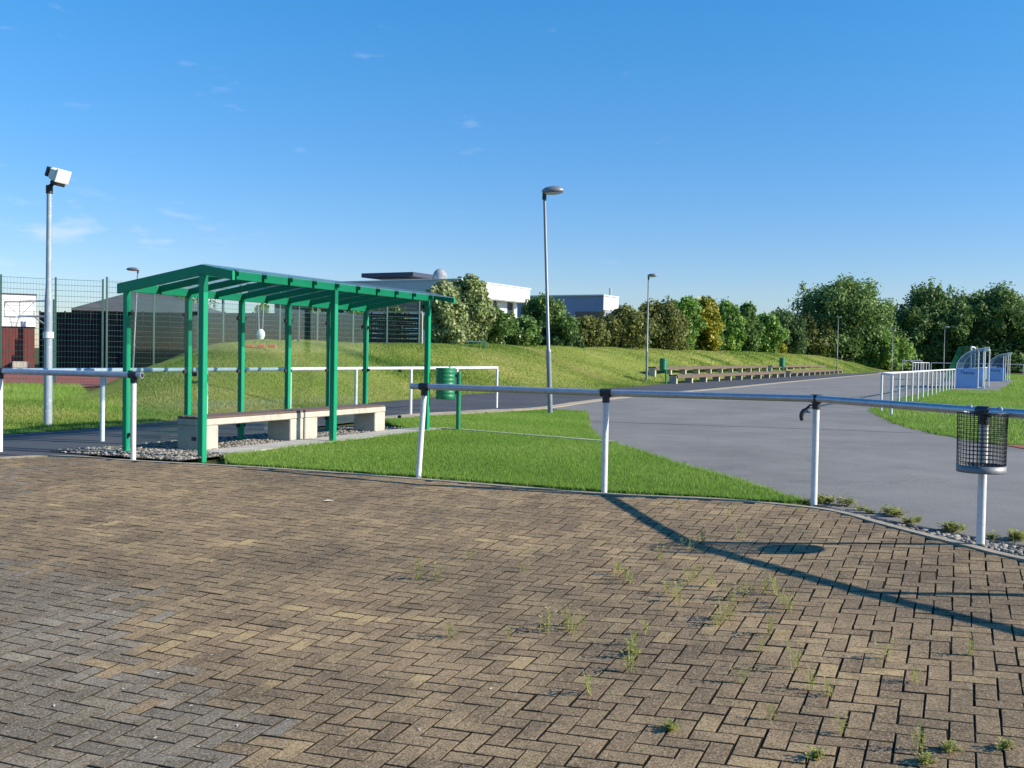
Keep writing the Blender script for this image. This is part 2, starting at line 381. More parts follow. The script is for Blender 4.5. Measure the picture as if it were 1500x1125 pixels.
# the dark path below the mound
path_poly = [(x + (-.25), y) for x, y in MOUND_EDGE] + [(60, 156), (58, 140)] + TAN[::-1] + [(-3.6, 19.2), (-4.0, 17), (-4.9, 14.8), (-5.3, 13.3), (-6.45, 12.75), (-9.5, 10.5), (-12.5, 12)]
path_poly = [(-11.8, 13.2)] + path_poly
sheet('path', path_poly, -.006, M['path'])
FIELD_EDGE = [(8.36, 17.5), (8.3, 20), (8.5, 21.7), (8.76, 23.3), (9.45, 26), (10.2, 28.9), (11.3, 31.4), (14.4, 37.8), (22.1, 53), (40.3, 88), (58.7, 122)]
KERB = smooth_line([(-9.5, 11.4), (-6.45, 12.75), (-5.6, 12.98), (-4.65, 12.58), (-3.34, 12.2), (-2.07, 11.72), (-1.04, 11.25), (.93, 10.3), (2.01, 10.04), (2.77, 9.62), (3.04, 9.25), (3.2, 8.6), (3.49, 7.69), (3.68, 7.2), (4.45, 5.75), (5.9, 3), (6.9, 1)], 5)
ASPH = [(2.93, 9.75), (3.13, 9.2), (3.33, 8.75), (3.72, 8.0), (3.98, 7.6), (5.15, 5.5), (6.6, 3), (7.6, 1), (9.5, 1), (8.5, 9), (8.36, 17.5)] + FIELD_EDGE[1:] + [(66, 160), (56, 158)] + offset(TAN, .25)[::-1][1:]
ASPH = [p for p in ASPH if not (p[1] < 27.0 and p[0] < 1.2)] + [(1.9, 25.7), (1.74, 23.3), (1.54, 20.3), (1.5, 17.4), (1.6, 16.35), (2.2, 13.2), (2.62, 11.4)]
sheet('asphalt', ASPH, 0.0, M['asphalt'])
def strip(name, line, w, z, mat, h=.1, zf=None):
    m = MB(); l = offset(line, w / 2); r = offset(line, -w / 2)
    for i in range(len(line) - 1):
        if zf: za, zb = zf(*line[i]) + z, zf(*line[i + 1]) + z
        else: za = zb = z
        A, B, C, D = Vector((*l[i], za)), Vector((*l[i + 1], zb)), Vector((*r[i + 1], zb)), Vector((*r[i], za)); d = Vector((0, 0, h))
        m.add([A, B, C, D, A - d, B - d, C - d, D - d], [(0, 1, 2, 3), (4, 5, 1, 0), (3, 2, 6, 7)])
    return struct(name, m, mat)
strip('sandy_path_edging', TAN[:14], .75, .006, M['tan'], .04)
strip('sandy_path_edging', TAN[13:], .4, .006, M['tan'], .04)
# thin dark lines across the asphalt
for a, b, w in (((862, 617), (1388, 636), .03), ((1232, 584), (1395, 566), .07), ((1262, 579.5), (1420, 579), .1)):
    A, B = G(*a), G(*b); strip('asphalt_line', [tuple(A.lerp(B, t / 8).xy) for t in range(9)], w, .003, M['darkline'], .01)
sheet('red_running_track', [(8.42, 2), (8.42, 17.5), (30, 17.5), (30, 2)], .004, M['trackred'])
sheet('court_surface', [(-34, 34.5), (-15.4, 36.5), (-13.2, 57), (-36, 60)], -.012, M['trackred'])
# shelter frame: origin at its front near post, c along its length, d towards the lawn
SO = Vector((-3.95, 13.07, 0)); C = Vector((.422, .9066, 0)); D = Vector((.9066, -.422, 0)); SL = 5.76; SW = 1.3
def sp(c, d, z=0.): return SO + C * c + D * d + Vector((0, 0, z))
GRAV = [tuple(sp(*q).xy) for q in ((-.42, .0), (-.5, -2.2), (.6, -1.95), (6.0, -1.6), (6.0, -.42), (.55, -.42), (.5, .06))]
sheet('gravel_bed', GRAV, .003, M['gravelbed'])
FRONT = [(-3.38, 12.34)] + [tuple(sp(.32, .13).xy), tuple(sp(6.25, .13).xy), (1.62, 16.3), (2.18, 13.2), (2.6, 11.4), (2.86, 9.85), (2.72, 9.78), (1.98, 10.17), (.95, 10.44), (-1.0, 11.4), (-2.03, 11.86)]
BACK = [tuple(sp(5.95, -.45).xy), tuple(sp(6.35, -.05).xy), (1.5, 16.6), (1.45, 17.4), (1.5, 20.3), (1.7, 23.3), (1.84, 25.5), (.86, 25.9), (-.32, 24.2), (-1.65, 22.5), (-2.62, 20.9)]
FIELD = FIELD_EDGE + [(62, 134), (125, 134), (125, 17.5)]
def ragged(poly, s, amp):
    out = []; n = len(poly)
    for i in range(n):
        a = np.array(poly[i]); b = np.array(poly[(i + 1) % n]); L = np.linalg.norm(b - a); k = max(1, min(60, int(L / s)))
        t = (b - a) / (L + 1e-9); nn = np.array((t[1], -t[0]))
        for j in range(k):
            q = a + (b - a) * j / k + (nn * RNG.uniform(-amp, amp) if j else 0); out.append(tuple(q))
    return out
sheet('front_lawn', ragged(FRONT, .12, .025), .022, M['turf'], .06)
sheet('back_lawn', ragged(BACK, .15, .03), .022, M['turf'], .06)
sheet('playing_field', ragged(FIELD, .4, .05), .012, M['turf'], .06)
LEFTLAWN = [(-40, 14)] + [(-11.8, 13.35), (-8.15, 15.8)] + [(x - .2, y) for x, y in MOUND_EDGE[4:20]] + [(-13, 30), (-15.4, 36.2), (-40, 34)]
sheet('side_lawn', LEFTLAWN, .0, M['turf'], .05)
PAD = [(21.9, 51.7), (21.5, 47), (24.5, 51.6), (43, 87.7), (41.5, 91), (31, 70)]
sheet('dugout_pad', PAD, .02, M['asphalt'], .05)
m = MB()
a, b = sp(.5, -.21), sp(6.3, -.21)
m.box((a + b) / 2 + Vector((0, 0, -.005)), ((b - a).length, .58, .07), C, .008); struct('concrete_slab', m, M['slab'])
A = sp(6.3, -.02); B = Vector((1.66, 16.32, 0)); strip('lawn_edging', [tuple(A.lerp(B, t / 10).xy) for t in range(11)], .125, .042, M['slab'], .1)
strip('kerb', KERB, .085, .012, M['kerb'], .08, Hs)
strip('asphalt_edge', [(2.93, 9.75), (3.13, 9.2), (3.33, 8.75), (3.72, 8.0), (3.98, 7.6), (5.15, 5.5), (6.6, 3)], .06, .008, M['darkline'], .05)
sheet('weedy_gravel_strip', [(2.82, 9.72), (2.98, 9.72), (3.13, 9.2), (3.33, 8.75), (3.72, 8.0), (3.98, 7.6), (5.15, 5.5), (6.6, 3), (6.15, 3), (4.8, 5.4), (3.74, 7.2), (3.52, 7.72), (3.24, 8.6), (3.08, 9.25)], -.012, M['gravelbed'])

# ------------------------------------------------------------------ herringbone paving, brick by brick in one mesh
def paving():
    U = .104; A = np.array((.40, .9165)); B = np.array((.9165, -.40)); O = np.array((1.5, 5.0))
    n = 150; ii, jj = np.meshgrid(np.arange(-n, n), np.arange(-n, n)); ii = ii.ravel(); jj = jj.ravel(); k = (ii - jj) % 4
    hz = k == 0; vt = k == 3
    cx = np.concatenate([ii[hz] + 1., ii[vt] + .5]); cy = np.concatenate([jj[hz] + .5, jj[vt] + 1.])
    hw = np.concatenate([np.full(hz.sum(), 1.), np.full(vt.sum(), .5)]); hh = np.concatenate([np.full(hz.sum(), .5), np.full(vt.sum(), 1.)])
    c = O + (cx * U)[:, None] * B + (cy * U)[:, None] * A
    poly = [(x, y) for x, y in KERB] + [(7, -4), (-14, -4), (-14, 9.5)]
    keep = inpoly(poly, c[:, 0], c[:, 1])
    for sx, sy in ((1, 1), (1, -1), (-1, 1), (-1, -1)):
        q = c + (sx * .35 * hw * U)[:, None] * B + (sy * .35 * hh * U)[:, None] * A
        keep &= inpoly(poly, q[:, 0], q[:, 1])
    c = c[keep]; hw = hw[keep] * U; hh = hh[keep] * U; nb = len(c)
    rot = RNG.normal(0, .012, nb); off = RNG.normal(0, .0014, (nb, 2)); dz = np.abs(RNG.normal(0, .0012, nb)) * np.where(RNG.random(nb) < .1, -.35, 1.); tx = RNG.normal(0, .006, nb); ty = RNG.normal(0, .006, nb)
    gap = .0027 + np.abs(RNG.normal(0, .0014, nb))
    Vs = np.zeros((nb, 12, 3))
    for l, (ins, z) in enumerate(((0, -.06), (0, -.0022), (.0032, 0.))):
        for q, (sx, sy) in enumerate(((-1, -1), (1, -1), (1, 1), (-1, 1))):
            lx = sx * (hw - gap - ins); ly = sy * (hh - gap - ins)
            rx = lx * np.cos(rot) - ly * np.sin(rot); ry = lx * np.sin(rot) + ly * np.cos(rot)
            p = c + off + rx[:, None] * B + ry[:, None] * A
            Vs[:, l * 4 + q, :2] = p; Vs[:, l * 4 + q, 2] = H(p[:, 0], p[:, 1]) + z + dz + lx * tx + ly * ty + .002
    fl = [(8, 9, 10, 11)] + [(l * 4 + i, l * 4 + (i + 1) % 4, l * 4 + 4 + (i + 1) % 4, l * 4 + 4 + i) for l in (0, 1) for i in range(4)]
    Fs = (np.arange(nb) * 12)[:, None, None] + np.array(fl)[None]
    rnd = np.clip(RNG.normal(.45, .22, nb), 0, 1)
    gp = [Gp(x, y).xy for x, y in ((-400, 800), (0, 818), (100, 845), (205, 868), (180, 925), (215, 990), (300, 1020), (370, 1060), (385, 1095), (430, 1135))] + [Vector((.2, 2)), Vector((-14, 2))]
    grey = inpoly([tuple(q) for q in gp], c[:, 0] + RNG.normal(0, .1, nb), c[:, 1] + RNG.normal(0, .14, nb)).astype(float) * RNG.uniform(.7, 1., nb)
    lft = (c[:, 0] < -5) & (RNG.random(nb) < .3); grey[lft] = .6
    tag(np_mesh('paving', Vs.reshape(-1, 3), Fs.reshape(-1, 4), M['paver'], {'rnd': np.repeat(rnd, 12), 'grey': np.repeat(grey, 12), 'edge': np.tile([1.] * 8 + [0.] * 4, nb)}), kind='structure')
    gx = np.arange(-14, 8.3, .4); gy = np.arange(-4, 14.2, .4); X, Y = np.meshgrid(gx, gy); Vv = np.stack([X, Y, H(X, Y) - .0016], -1).reshape(-1, 3)
    J = np.arange(X.size).reshape(X.shape); Q = np.stack([J[:-1, :-1], J[:-1, 1:], J[1:, 1:], J[1:, :-1]], -1).reshape(-1, 4)
    cen = Vv[Q].mean(1); kk = inpoly([(p[0], p[1]) for p in offset(KERB, .5)] + [(7, -4), (-14, -4), (-14, 9.5)], cen[:, 0], cen[:, 1])
    tag(np_mesh('joint_soil', Vv, Q[kk], M['jointsoil']), kind='structure')
paving()

# ------------------------------------------------------------------ grass
def sample(poly, n):
    P = np.array([p[:2] for p in poly]); lo, hi = P.min(0), P.max(0); out = []; got = 0
    while got < n:
        q = RNG.uniform(lo, hi, (n * 2, 2)); q = q[inpoly(poly, q[:, 0], q[:, 1])]; out.append(q); got += len(q)
        if got == 0: break
    return np.concatenate(out)[:n]
def blades(name, P, Z, mat, h, w, lean=.5, kind='stuff', dry=None):
    n = len(P); a = RNG.uniform(0, 2 * np.pi, n); la = RNG.uniform(0, 2 * np.pi, n)
    h = h * RNG.uniform(.55, 1.25, n); L = h * RNG.uniform(.1, lean, n)
    dx = np.cos(a) * w / 2; dy = np.sin(a) * w / 2
    V = np.zeros((n, 3, 3)); V[:, 0, 0] = P[:, 0] - dx; V[:, 0, 1] = P[:, 1] - dy; V[:, 1, 0] = P[:, 0] + dx; V[:, 1, 1] = P[:, 1] + dy
    V[:, 0, 2] = V[:, 1, 2] = Z - .004; V[:, 2, 0] = P[:, 0] + np.cos(la) * L; V[:, 2, 1] = P[:, 1] + np.sin(la) * L; V[:, 2, 2] = Z + h
    patch = .5 + .36 * np.sin(P[:, 0] * 1.1 + 2 * np.sin(P[:, 1] * .6)) * np.sin(P[:, 1] * .9 + 1.5 * np.sin(P[:, 0] * .5))
    rnd = np.clip(.55 * RNG.random(n) + .5 * patch - .02, 0, 1)
    if dry is not None: rnd = np.clip(rnd + dry, 0, 1)
    return tag(np_mesh(name, V.reshape(-1, 3), np.arange(3 * n).reshape(-1, 3), mat, {'rnd': np.repeat(rnd, 3)}), kind=kind)
p = sample(FRONT, 90000); blades('front_lawn_grass', p, .022, M['lawnblade'], .034, .006)
p = sample(BACK, 80000); blades('back_lawn_grass', p, .022, M['lawnblade'], .034, .008)
nearf = [q for q in FIELD_EDGE[:9]] + [(29, 53), (25, 17.5)]
def along_edges(poly, n, amp, skip=()):
    P = [np.array(q[:2]) for q in poly]; out = []
    for i in range(len(P)):
        a, b = P[i], P[(i + 1) % len(P)]; L = np.linalg.norm(b - a); t = RNG.random(int(n * L) + 1)[:, None]; out.append(a + (b - a) * t + RNG.normal(0, amp, (len(t), 2)))
    q = np.concatenate(out); dens = np.sin(q[:, 0] * 5.1 + q[:, 1] * 3.3) + np.sin(q[:, 0] * 11.7 - q[:, 1] * 8.1); return q[dens > -.9 + RNG.normal(0, .5, len(q))]
p = along_edges(FRONT, 420, .03); blades('lawn_edge_grass', p, .004, M['lawnblade'], .06, .006, 1.1, dry=.08 * np.ones(len(p)))
p = along_edges(BACK, 300, .035); blades('lawn_edge_grass', p, .004, M['lawnblade'], .06, .008, 1.1, dry=.08 * np.ones(len(p)))
p = along_edges(FIELD_EDGE, 260, .06); p = p[p[:, 1] < 60]; blades('lawn_edge_grass', p, .004, M['lawnblade'], .07, .014, 1.1)
p = sample(nearf, 110000); blades('field_grass', p, .012, M['lawnblade'], .06, .016, dry=.04 * np.ones(len(p)))
p = sample([(22.2, 53), (58.7, 122), (62, 134), (100, 134), (29, 53)], 60000)
padin = inpoly(PAD, p[:, 0], p[:, 1]); p = p[~padin]; blades('field_grass', p, .012, M['lawnblade'], .09, .05, dry=.06 * np.ones(len(p)))
p = sample([(-18, 17), (-11.8, 13.4), (-8.2, 15.9)] + [(x - .2, y) for x, y in MOUND_EDGE[4:20]] + [(-12, 29), (-15.2, 36), (-22, 35.5)], 90000)
far = np.clip((p[:, 1] - 1.0 * (p[:, 0] + 10) * .0 - 20) / 2, 0, 1)
blades('side_lawn_grass', p, .0, M['lawnblade'], .05 + .13 * far, .012, dry=.12 * far)
def mound_blades(n, r0, r1, h, w):
    i = RNG.uniform(r0, r1, n) * (ns - 1); i0 = i.astype(int).clip(0, ns - 2); fi = i - i0
    j = RNG.uniform(0, 19.5, n); j0 = j.astype(int); fj = j - j0
    def bl(q): return q[i0, j0] * ((1 - fi) * (1 - fj))[:, None] + q[i0 + 1, j0] * (fi * (1 - fj))[:, None] + q[i0, j0 + 1] * ((1 - fi) * fj)[:, None] + q[i0 + 1, j0 + 1] * (fi * fj)[:, None]
    q = bl(MV); pt = np.sin(q[:, 0] * .55 + 1.7 * np.sin(q[:, 1] * .23)) * np.sin(q[:, 1] * .41 + 1.1)
    tall = np.clip(pt, 0, 1)
    blades('mound_grass', q[:, :2], q[:, 2], M['roughblade'], h * (.7 + .8 * tall), w, .9, dry=.08 - .5 * tall + .22 * np.clip(-pt * 2 - .4, 0, 1))
mound_blades(110000, .03, .33, .065, .018)
mound_blades(80000, .33, .62, .08, .035)
mound_blades(60000, .62, .98, .1, .08)

# ------------------------------------------------------------------ pebbles
def pebbles(name, P, Z, rmin, rmax):
    n = len(P); t = (1 + 5 ** .5) / 2
    ic = np.array([(-1, t, 0), (1, t, 0), (-1, -t, 0), (1, -t, 0), (0, -1, t), (0, 1, t), (0, -1, -t), (0, 1, -t), (t, 0, -1), (t, 0, 1), (-t, 0, -1), (-t, 0, 1)]) / 1.9
    fc = np.array([(0, 11, 5), (0, 5, 1), (0, 1, 7), (0, 7, 10), (0, 10, 11), (1, 5, 9), (5, 11, 4), (11, 10, 2), (10, 7, 6), (7, 1, 8), (3, 9, 4), (3, 4, 2), (3, 2, 6), (3, 6, 8), (3, 8, 9), (4, 9, 5), (2, 4, 11), (6, 2, 10), (8, 6, 7), (9, 8, 1)])
    s = RNG.uniform(rmin, rmax, n); sc = np.stack([s * RNG.uniform(.8, 1.5, n), s * RNG.uniform(.7, 1.1, n), s * RNG.uniform(.5, .8, n)], -1)
    a = RNG.uniform(0, 6.28, n); b = ic[None] * sc[:, None]
    x = b[..., 0] * np.cos(a)[:, None] - b[..., 1] * np.sin(a)[:, None]; y = b[..., 0] * np.sin(a)[:, None] + b[..., 1] * np.cos(a)[:, None]
    V = np.stack([x + P[:, :1], y + P[:, 1:2], b[..., 2] + (Z + sc[:, 2] * .4)[:, None]], -1)
    Fq = (np.arange(n) * 12)[:, None, None] + fc[None]
    tag(np_mesh(name, V.reshape(-1, 3), Fq.reshape(-1, 3), M['stone'], {'rnd': np.repeat(RNG.random(n), 12)}, smooth=True), kind='stuff')
p = sample(GRAV, 7000); pebbles('gravel', p, np.full(len(p), .005), .014, .032)
GS = [(2.95, 9.66), (3.13, 9.2), (3.33, 8.75), (3.72, 8.0), (3.98, 7.6), (5.15, 5.5), (4.85, 5.45), (3.78, 7.2), (3.56, 7.72), (3.28, 8.6), (3.11, 9.2)]
p = sample(GS, 1500); pebbles('gravel', p, np.full(len(p), -.012), .012, .03)

# ------------------------------------------------------------------ tubular barriers
def barrier(name, label, pts, h, rr, pr, railmat, postmat, clamps=True, group=None, leans=None, ends=(0., 0.), skip_posts=(), droop=False, ring=True, loc=None):
    pts = [Vector((p[0], p[1], p[2] if len(p) > 2 else 0.)) for p in pts]
    root = thing(name, label, 'barrier', pts[0], group)
    up = Vector((0, 0, 1)); tops = []
    for i, p in enumerate(pts): tops.append(p + up * (h - rr) + Vector((*(leans or {}).get(i, (0, 0)), 0)))
    L = list(tops)
    if ends[0]: L[0] = tops[0] + (tops[0] - tops[1]).normalized() * ends[0]
    if ends[1]: L[-1] = tops[-1] + (tops[-1] - tops[-2]).normalized() * ends[1]
    sm = [Vector(q) for q in smooth_line([tuple(q) for q in L], 6)] if ring else L
    mb = MB(); mb.tube(sm, rr, 14); rail = mb.build('rail', railmat, root)
    for q, a in ((0, ends[0]), (-1, ends[1])):
        if a > .05:
            d = (sm[q] - sm[1 if q == 0 else -2]).normalized(); e = MB(); e.tube([sm[q] + d * .001, sm[q] + d * .004], rr * .74, 14); e.build('rail_hole', M['black'], rail)
    for i, p in enumerate(pts):
        if i in skip_posts: continue
        mb = MB(); mb.tube([p - up * .1, tops[i] - up * (rr * .6)], pr, 14); mb.build('post', postmat, root)
        if clamps:
            a = tops[max(0, i - 1)]; b = tops[min(len(tops) - 1, i + 1)]; d = (b - a).normalized(); mb = MB()
            mb.tube([tops[i] - d * .058, tops[i] + d * .058], rr * 1.17, 16); mb.tube([tops[i] - up * .1, tops[i] - up * .02], pr * 1.25, 14)
            mb.build('clamp', M['clamp'], root)
    return root
front = [tuple(G(612, 700).xy), tuple(G(885, 722).xy), tuple(G(1192, 740).xy), tuple(G(1436, 799).xy), (4.45, 6.05), (5.5, 4.2), (6.5, 2.4)]
fb = barrier('barrier', 'curved grey tube barrier on white posts carrying the wire basket, in front of the lawn', front, 1.055, .035, .031, M['galv'], M['white'], leans={0: (.06, .0)}, ends=(.17, 0), ring=False)
lf = [tuple(G(195, 674).xy), (-6.75, 13.5), (-8.85, 14.1)]
barrier('barrier', 'short grey tube barrier ending at a white post at the shelter near corner', lf, 1.095, .038, .033, M['galv'], M['white'], ends=(.13, 0))
bk = [(-8.02, 11.1), (-7.07, 13.3), (-6.12, 15.3), (-5.17, 17.3), (-4.2, 19.35), (-3.26, 21.4), (-2.31, 23.4), (-1.36, 25.25), (-.4, 27.1)]
barrier('barrier', 'long white barrier running behind the green shelter along the dark path', bk, 1.09, .036, .034, M['white'], M['white'], clamps=False, ring=False)
fbp = [(9.87, 26.6), (10.38, 28.75)] + [(10.5 + .507 * (29 + 1.8 * i - 29), 29 + 1.8 * i) for i in range(1, 52)]
barrier('barrier', 'long straight white barrier along the playing field, running past both dugouts', [tuple(q) for q in fbp], 1.09, .034, .034, M['white'], M['white'], clamps=False, ring=False)
pen = [AT(1337 + i * 4, 530, 122 + 4.4 * i) for i in range(7)]
barrier('barrier', 'far white barrier with closely set posts under the dark trees left of the dugouts', [(q.x, q.y) for q in pen], 1.45, .05, .06, M['white'], M['white'], clamps=False, ring=False)
pen2 = [AT(px, 530, 150) for px in (1364, 1394, 1440, 1472, 1499, 1530, 1580)]
barrier('barrier', 'thin grey far barrier running under the dark trees behind the dugouts', [(q.x, q.y) for q in pen2], 1.45, .05, .06, M['galv'], M['galv'], clamps=False, ring=False)
pen3 = [AT(px, 530, 158) for px in (1322, 1351)]
barrier('barrier', 'low grey rail farthest away in the shade under the dark trees', [(q.x, q.y) for q in pen3], 1.75, .06, .06, M['galv'], M['galv'], clamps=False, ring=False)
# loose strap on the third post of the front barrier
q = Vector((*front[2], 0)); mb = MB(); pr = []
for i in range(9):
    t = i / 8; pr.append(q + Vector((-.03 - .115 * math.sin(t * 2.1) ** .8, -.02, .945 - .13 * t ** 1.3 + (.02 if t < .2 else 0))))
w = [.006 + .016 * min(1, t / 4) for t in range(9)]
mb.tube(pr, w, 8); mb.build('loose_strap', M['clamp'], fb)

# ------------------------------------------------------------------ wire basket on the rail
pb = Vector((*front[3], 0)); cB = pb + Vector((-.1, -.19, 0)); rB = .166
bz0, bz1 = .6, 1.02
wb = thing('wire_basket', 'black wire mesh waste basket with a solid base band hooked on the grey rail', 'waste basket', cB)
mb = MB()
for i in range(38):
    t = 2 * math.pi * i / 38; d = Vector((math.cos(t), math.sin(t), 0)) * rB; mb.tube([cB + d + Vector((0, 0, bz0)), cB + d * 1.03 + Vector((0, 0, bz1))], .0027, 5)
for k in range(15):
    z = bz0 + (bz1 - bz0) * k / 14; r = rB * (1 + .03 * k / 14); n = 40
    mb.tube([cB + Vector((r * math.cos(2 * math.pi * i / n), r * math.sin(2 * math.pi * i / n), z)) for i in range(n + 1)], .0027 if k < 14 else .005, 5, caps=False)
mb.build('cage', M['wire'], wb)
mb = MB(); mb.lathe(cB + Vector((0, 0, bz0 - .02)), [(rB * .9, 0), (rB * 1.02, .0), (rB * 1.03, .008), (rB * 1.03, .054), (rB * 1.0, .054), (rB * .99, .012), (rB * .9, .01)], 40); mb.build('base', M['band'], wb)
mb = MB()
for s in (-.14, .14):
    d = (Vector((*front[4], 0)) - Vector((*front[2], 0))).normalized(); a = pb + d * s
    pts = [cB + Vector((s * .7, .1, bz1))] + [a + Vector((0, 0, 1.017)) + (Vector((0, -1, 0)) * math.cos(t) + Vector((0, 0, 1)) * math.sin(t)) * .045 for t in [k * .5 - .4 for k in range(6)]]
    mb.tube(pts, .006, 6)
mb.build('hook', M['dugframe'], wb)

# ------------------------------------------------------------------ the green shelter
sh = thing('shelter', 'green steel waiting shelter with glass panes and smoky glass roof over the benches', 'shelter', SO)
def post(c, d, h, s=.085):
    mb = MB(); mb.box(sp(c, d, h / 2 - .03), (s, s, h + .06), C, .006); return mb.build('post', M['green'], sh)
for c in (0, SL / 2, SL): post(c, 0, 2.36)
for i in range(6): post(SL * i / 5, -SW, 2.2, .075)
# roof section in (d, z) : tail, ridge over the front posts, short drop to the front
ZT, ZR, ZF = 2.245, 2.47, 2.378; DT, DF = -SW - .14, .5
def section(c, th, w, top=0., name='rafter', mat='green', inset=0., df=DF):
    zf = ZR + (ZF - ZR) * df / DF
    mb = MB(); pts = [(DT + inset, ZT + top), (0, ZR + top), (df, zf + top), (df, zf + top - th * .85), (.02, ZR + top - th), (DT + inset, ZT + top - th)]
    mb.prism([sp(c - w / 2, d, z) for d, z in pts], C * w); return mb.build(name, M[mat], sh)
section(-.02, .13, .045, name='fascia')
for i in range(1, 11): section(SL * i / 10, .085, .04, -.012, inset=.03, df=.1)
section(SL + .06, .1, .05, name='fascia')
mb = MB()
for (d0, z0), (d1, z1) in (((DT - .02, ZT), (0, ZR)), ((0, ZR), (DF + .03, ZF - .008))):
    c0, c1 = .012, SL + .035; e = Vector((0, 0, .01)); zz = .003
    pts = [sp(c0, d0, z0 + zz), sp(c1, d0, z0 + zz), sp(c1, d1, z1 + zz), sp(c0, d1, z1 + zz)]
    mb.prism(pts, e)
mb.build('roof_pane', M['roofglass'], sh)
def beam(d, z0, z1, c0, c1, name):
    mb = MB(); n = 10
    for i in range(n):
        a = c0 + (c1 - c0) * i / n + .024; b = c0 + (c1 - c0) * (i + 1) / n - .024
        mb.box(sp((a + b) / 2, d, (z0 + z1) / 2), (b - a, .05, z1 - z0), C, .004)
    return mb.build(name, M['green'], sh)
beam(0.0, 2.325, 2.455, 0, SL, 'front_beam'); beam(-SW, 2.14, 2.25, 0, SL, 'rear_beam')
def pane(a, b, z0, z1, off):
    a = Vector(a); b = Vector(b); mb = MB(); d = (b - a).normalized(); mb.box((a + b) / 2 + Vector((0, 0, (z0 + z1) / 2)) + Vector(off), ((b - a).length, .01, z1 - z0), d)
    g = mb.build('glass_pane', M['pane'], sh)
    for e in (a, b):
        for z in (z0 + .12, z0 + .95, z1 - .2):
            k = MB(); q = e.lerp((a + b) / 2, .03) + Vector((0, 0, z)) + Vector(off); k.box(q, (.06, .035, .05), d, .004); k.build('clamp', M['black'], g)
    return g
for i in range(5): pane(sp(SL * i / 5 + .05, -SW), sp(SL * (i + 1) / 5 - .05, -SW), .12, 2.08, (0, 0, 0))
pane(sp(0, -SW + .05), sp(0, -.12), .12, 2.05, (0, 0, 0)); pane(sp(SL, -SW + .05), sp(SL, -.55), .12, 2.05, (0, 0, 0))
# dark label band at eye height on the rear posts is a plain shadow in the photograph: nothing is built for it
# benches
def shelter_bench(c0, c1, label):
    t = thing('bench', label, 'bench', sp((c0 + c1) / 2, -.78), 'concrete benches in the shelter')
    for c in (c0 + .17, c1 - .17):
        mb = MB(); mb.box(sp(c, -.78, .165), (.33, .44, .37), C, .012); mb.build('support', M['concrete'], t)
    mb = MB(); mb.box(sp((c0 + c1) / 2, -.78, .395), (c1 - c0, .45, .09), C, .01); mb.build('beam', M['concrete'], t)
    mb = MB()
    for k in range(4): mb.box(sp((c0 + c1) / 2, -.78 - .17 + k * .113, .457), (c1 - c0 - .02, .1, .032), C, .006)
    mb.build('seat', M['brownwood'], t)
    return t
shelter_bench(.62, 2.9, 'concrete bench with brown slat seat in the shelter, the one behind the nearest corner post')
shelter_bench(2.93, 5.28, 'concrete bench with brown slat seat in the shelter, the one towards the green bin')

# ------------------------------------------------------------------ bins
def green_bin(base, label, scale=1., side=(-1, 0), group='green litter bins'):
    b = Vector(base); t = thing('litter_bin', label, 'litter bin', b, group); s = scale
    mb = MB(); mb.tube([b - Vector((0, 0, .1)), b + Vector((0, 0, 1.05 * s))], .042 * s, 14); mb.lathe(b + Vector((0, 0, 1.05 * s)), [(.042 * s, 0), (.038 * s, .015), (.01 * s, .03)], 14); mb.build('post', M['binsgreen'], t)
    d = Vector((*side, 0)).normalized(); c = b + d * .24 * s + Vector((0, 0, .58 * s)); pr = [(.02, 0), (.165, 0), (.172, .015)]
    for k in range(7): pr += [(.172, .03 + k * .072), (.178, .045 + k * .072), (.178, .06 + k * .072), (.172, .075 + k * .072)]
    pr += [(.18, .545), (.18, .56), (.165, .56), (.16, .5), (.15, .06), (.02, .05)]
    mb = MB(); mb.lathe(c, [(r * s, z * s) for r, z in pr], 26); mb.build('bucket', M['binsgreen'], t)
    for z in (.12, .42):
        mb = MB(); mb.box(b + d * .06 * s + Vector((0, 0, (.58 + z) * s)), (.11 * s, .05, .05), d, .004); mb.build('bracket', M['black'], t)
    return t
green_bin(G(671, 632), 'green ribbed litter bin on a round green post beside the far end of the shelter')
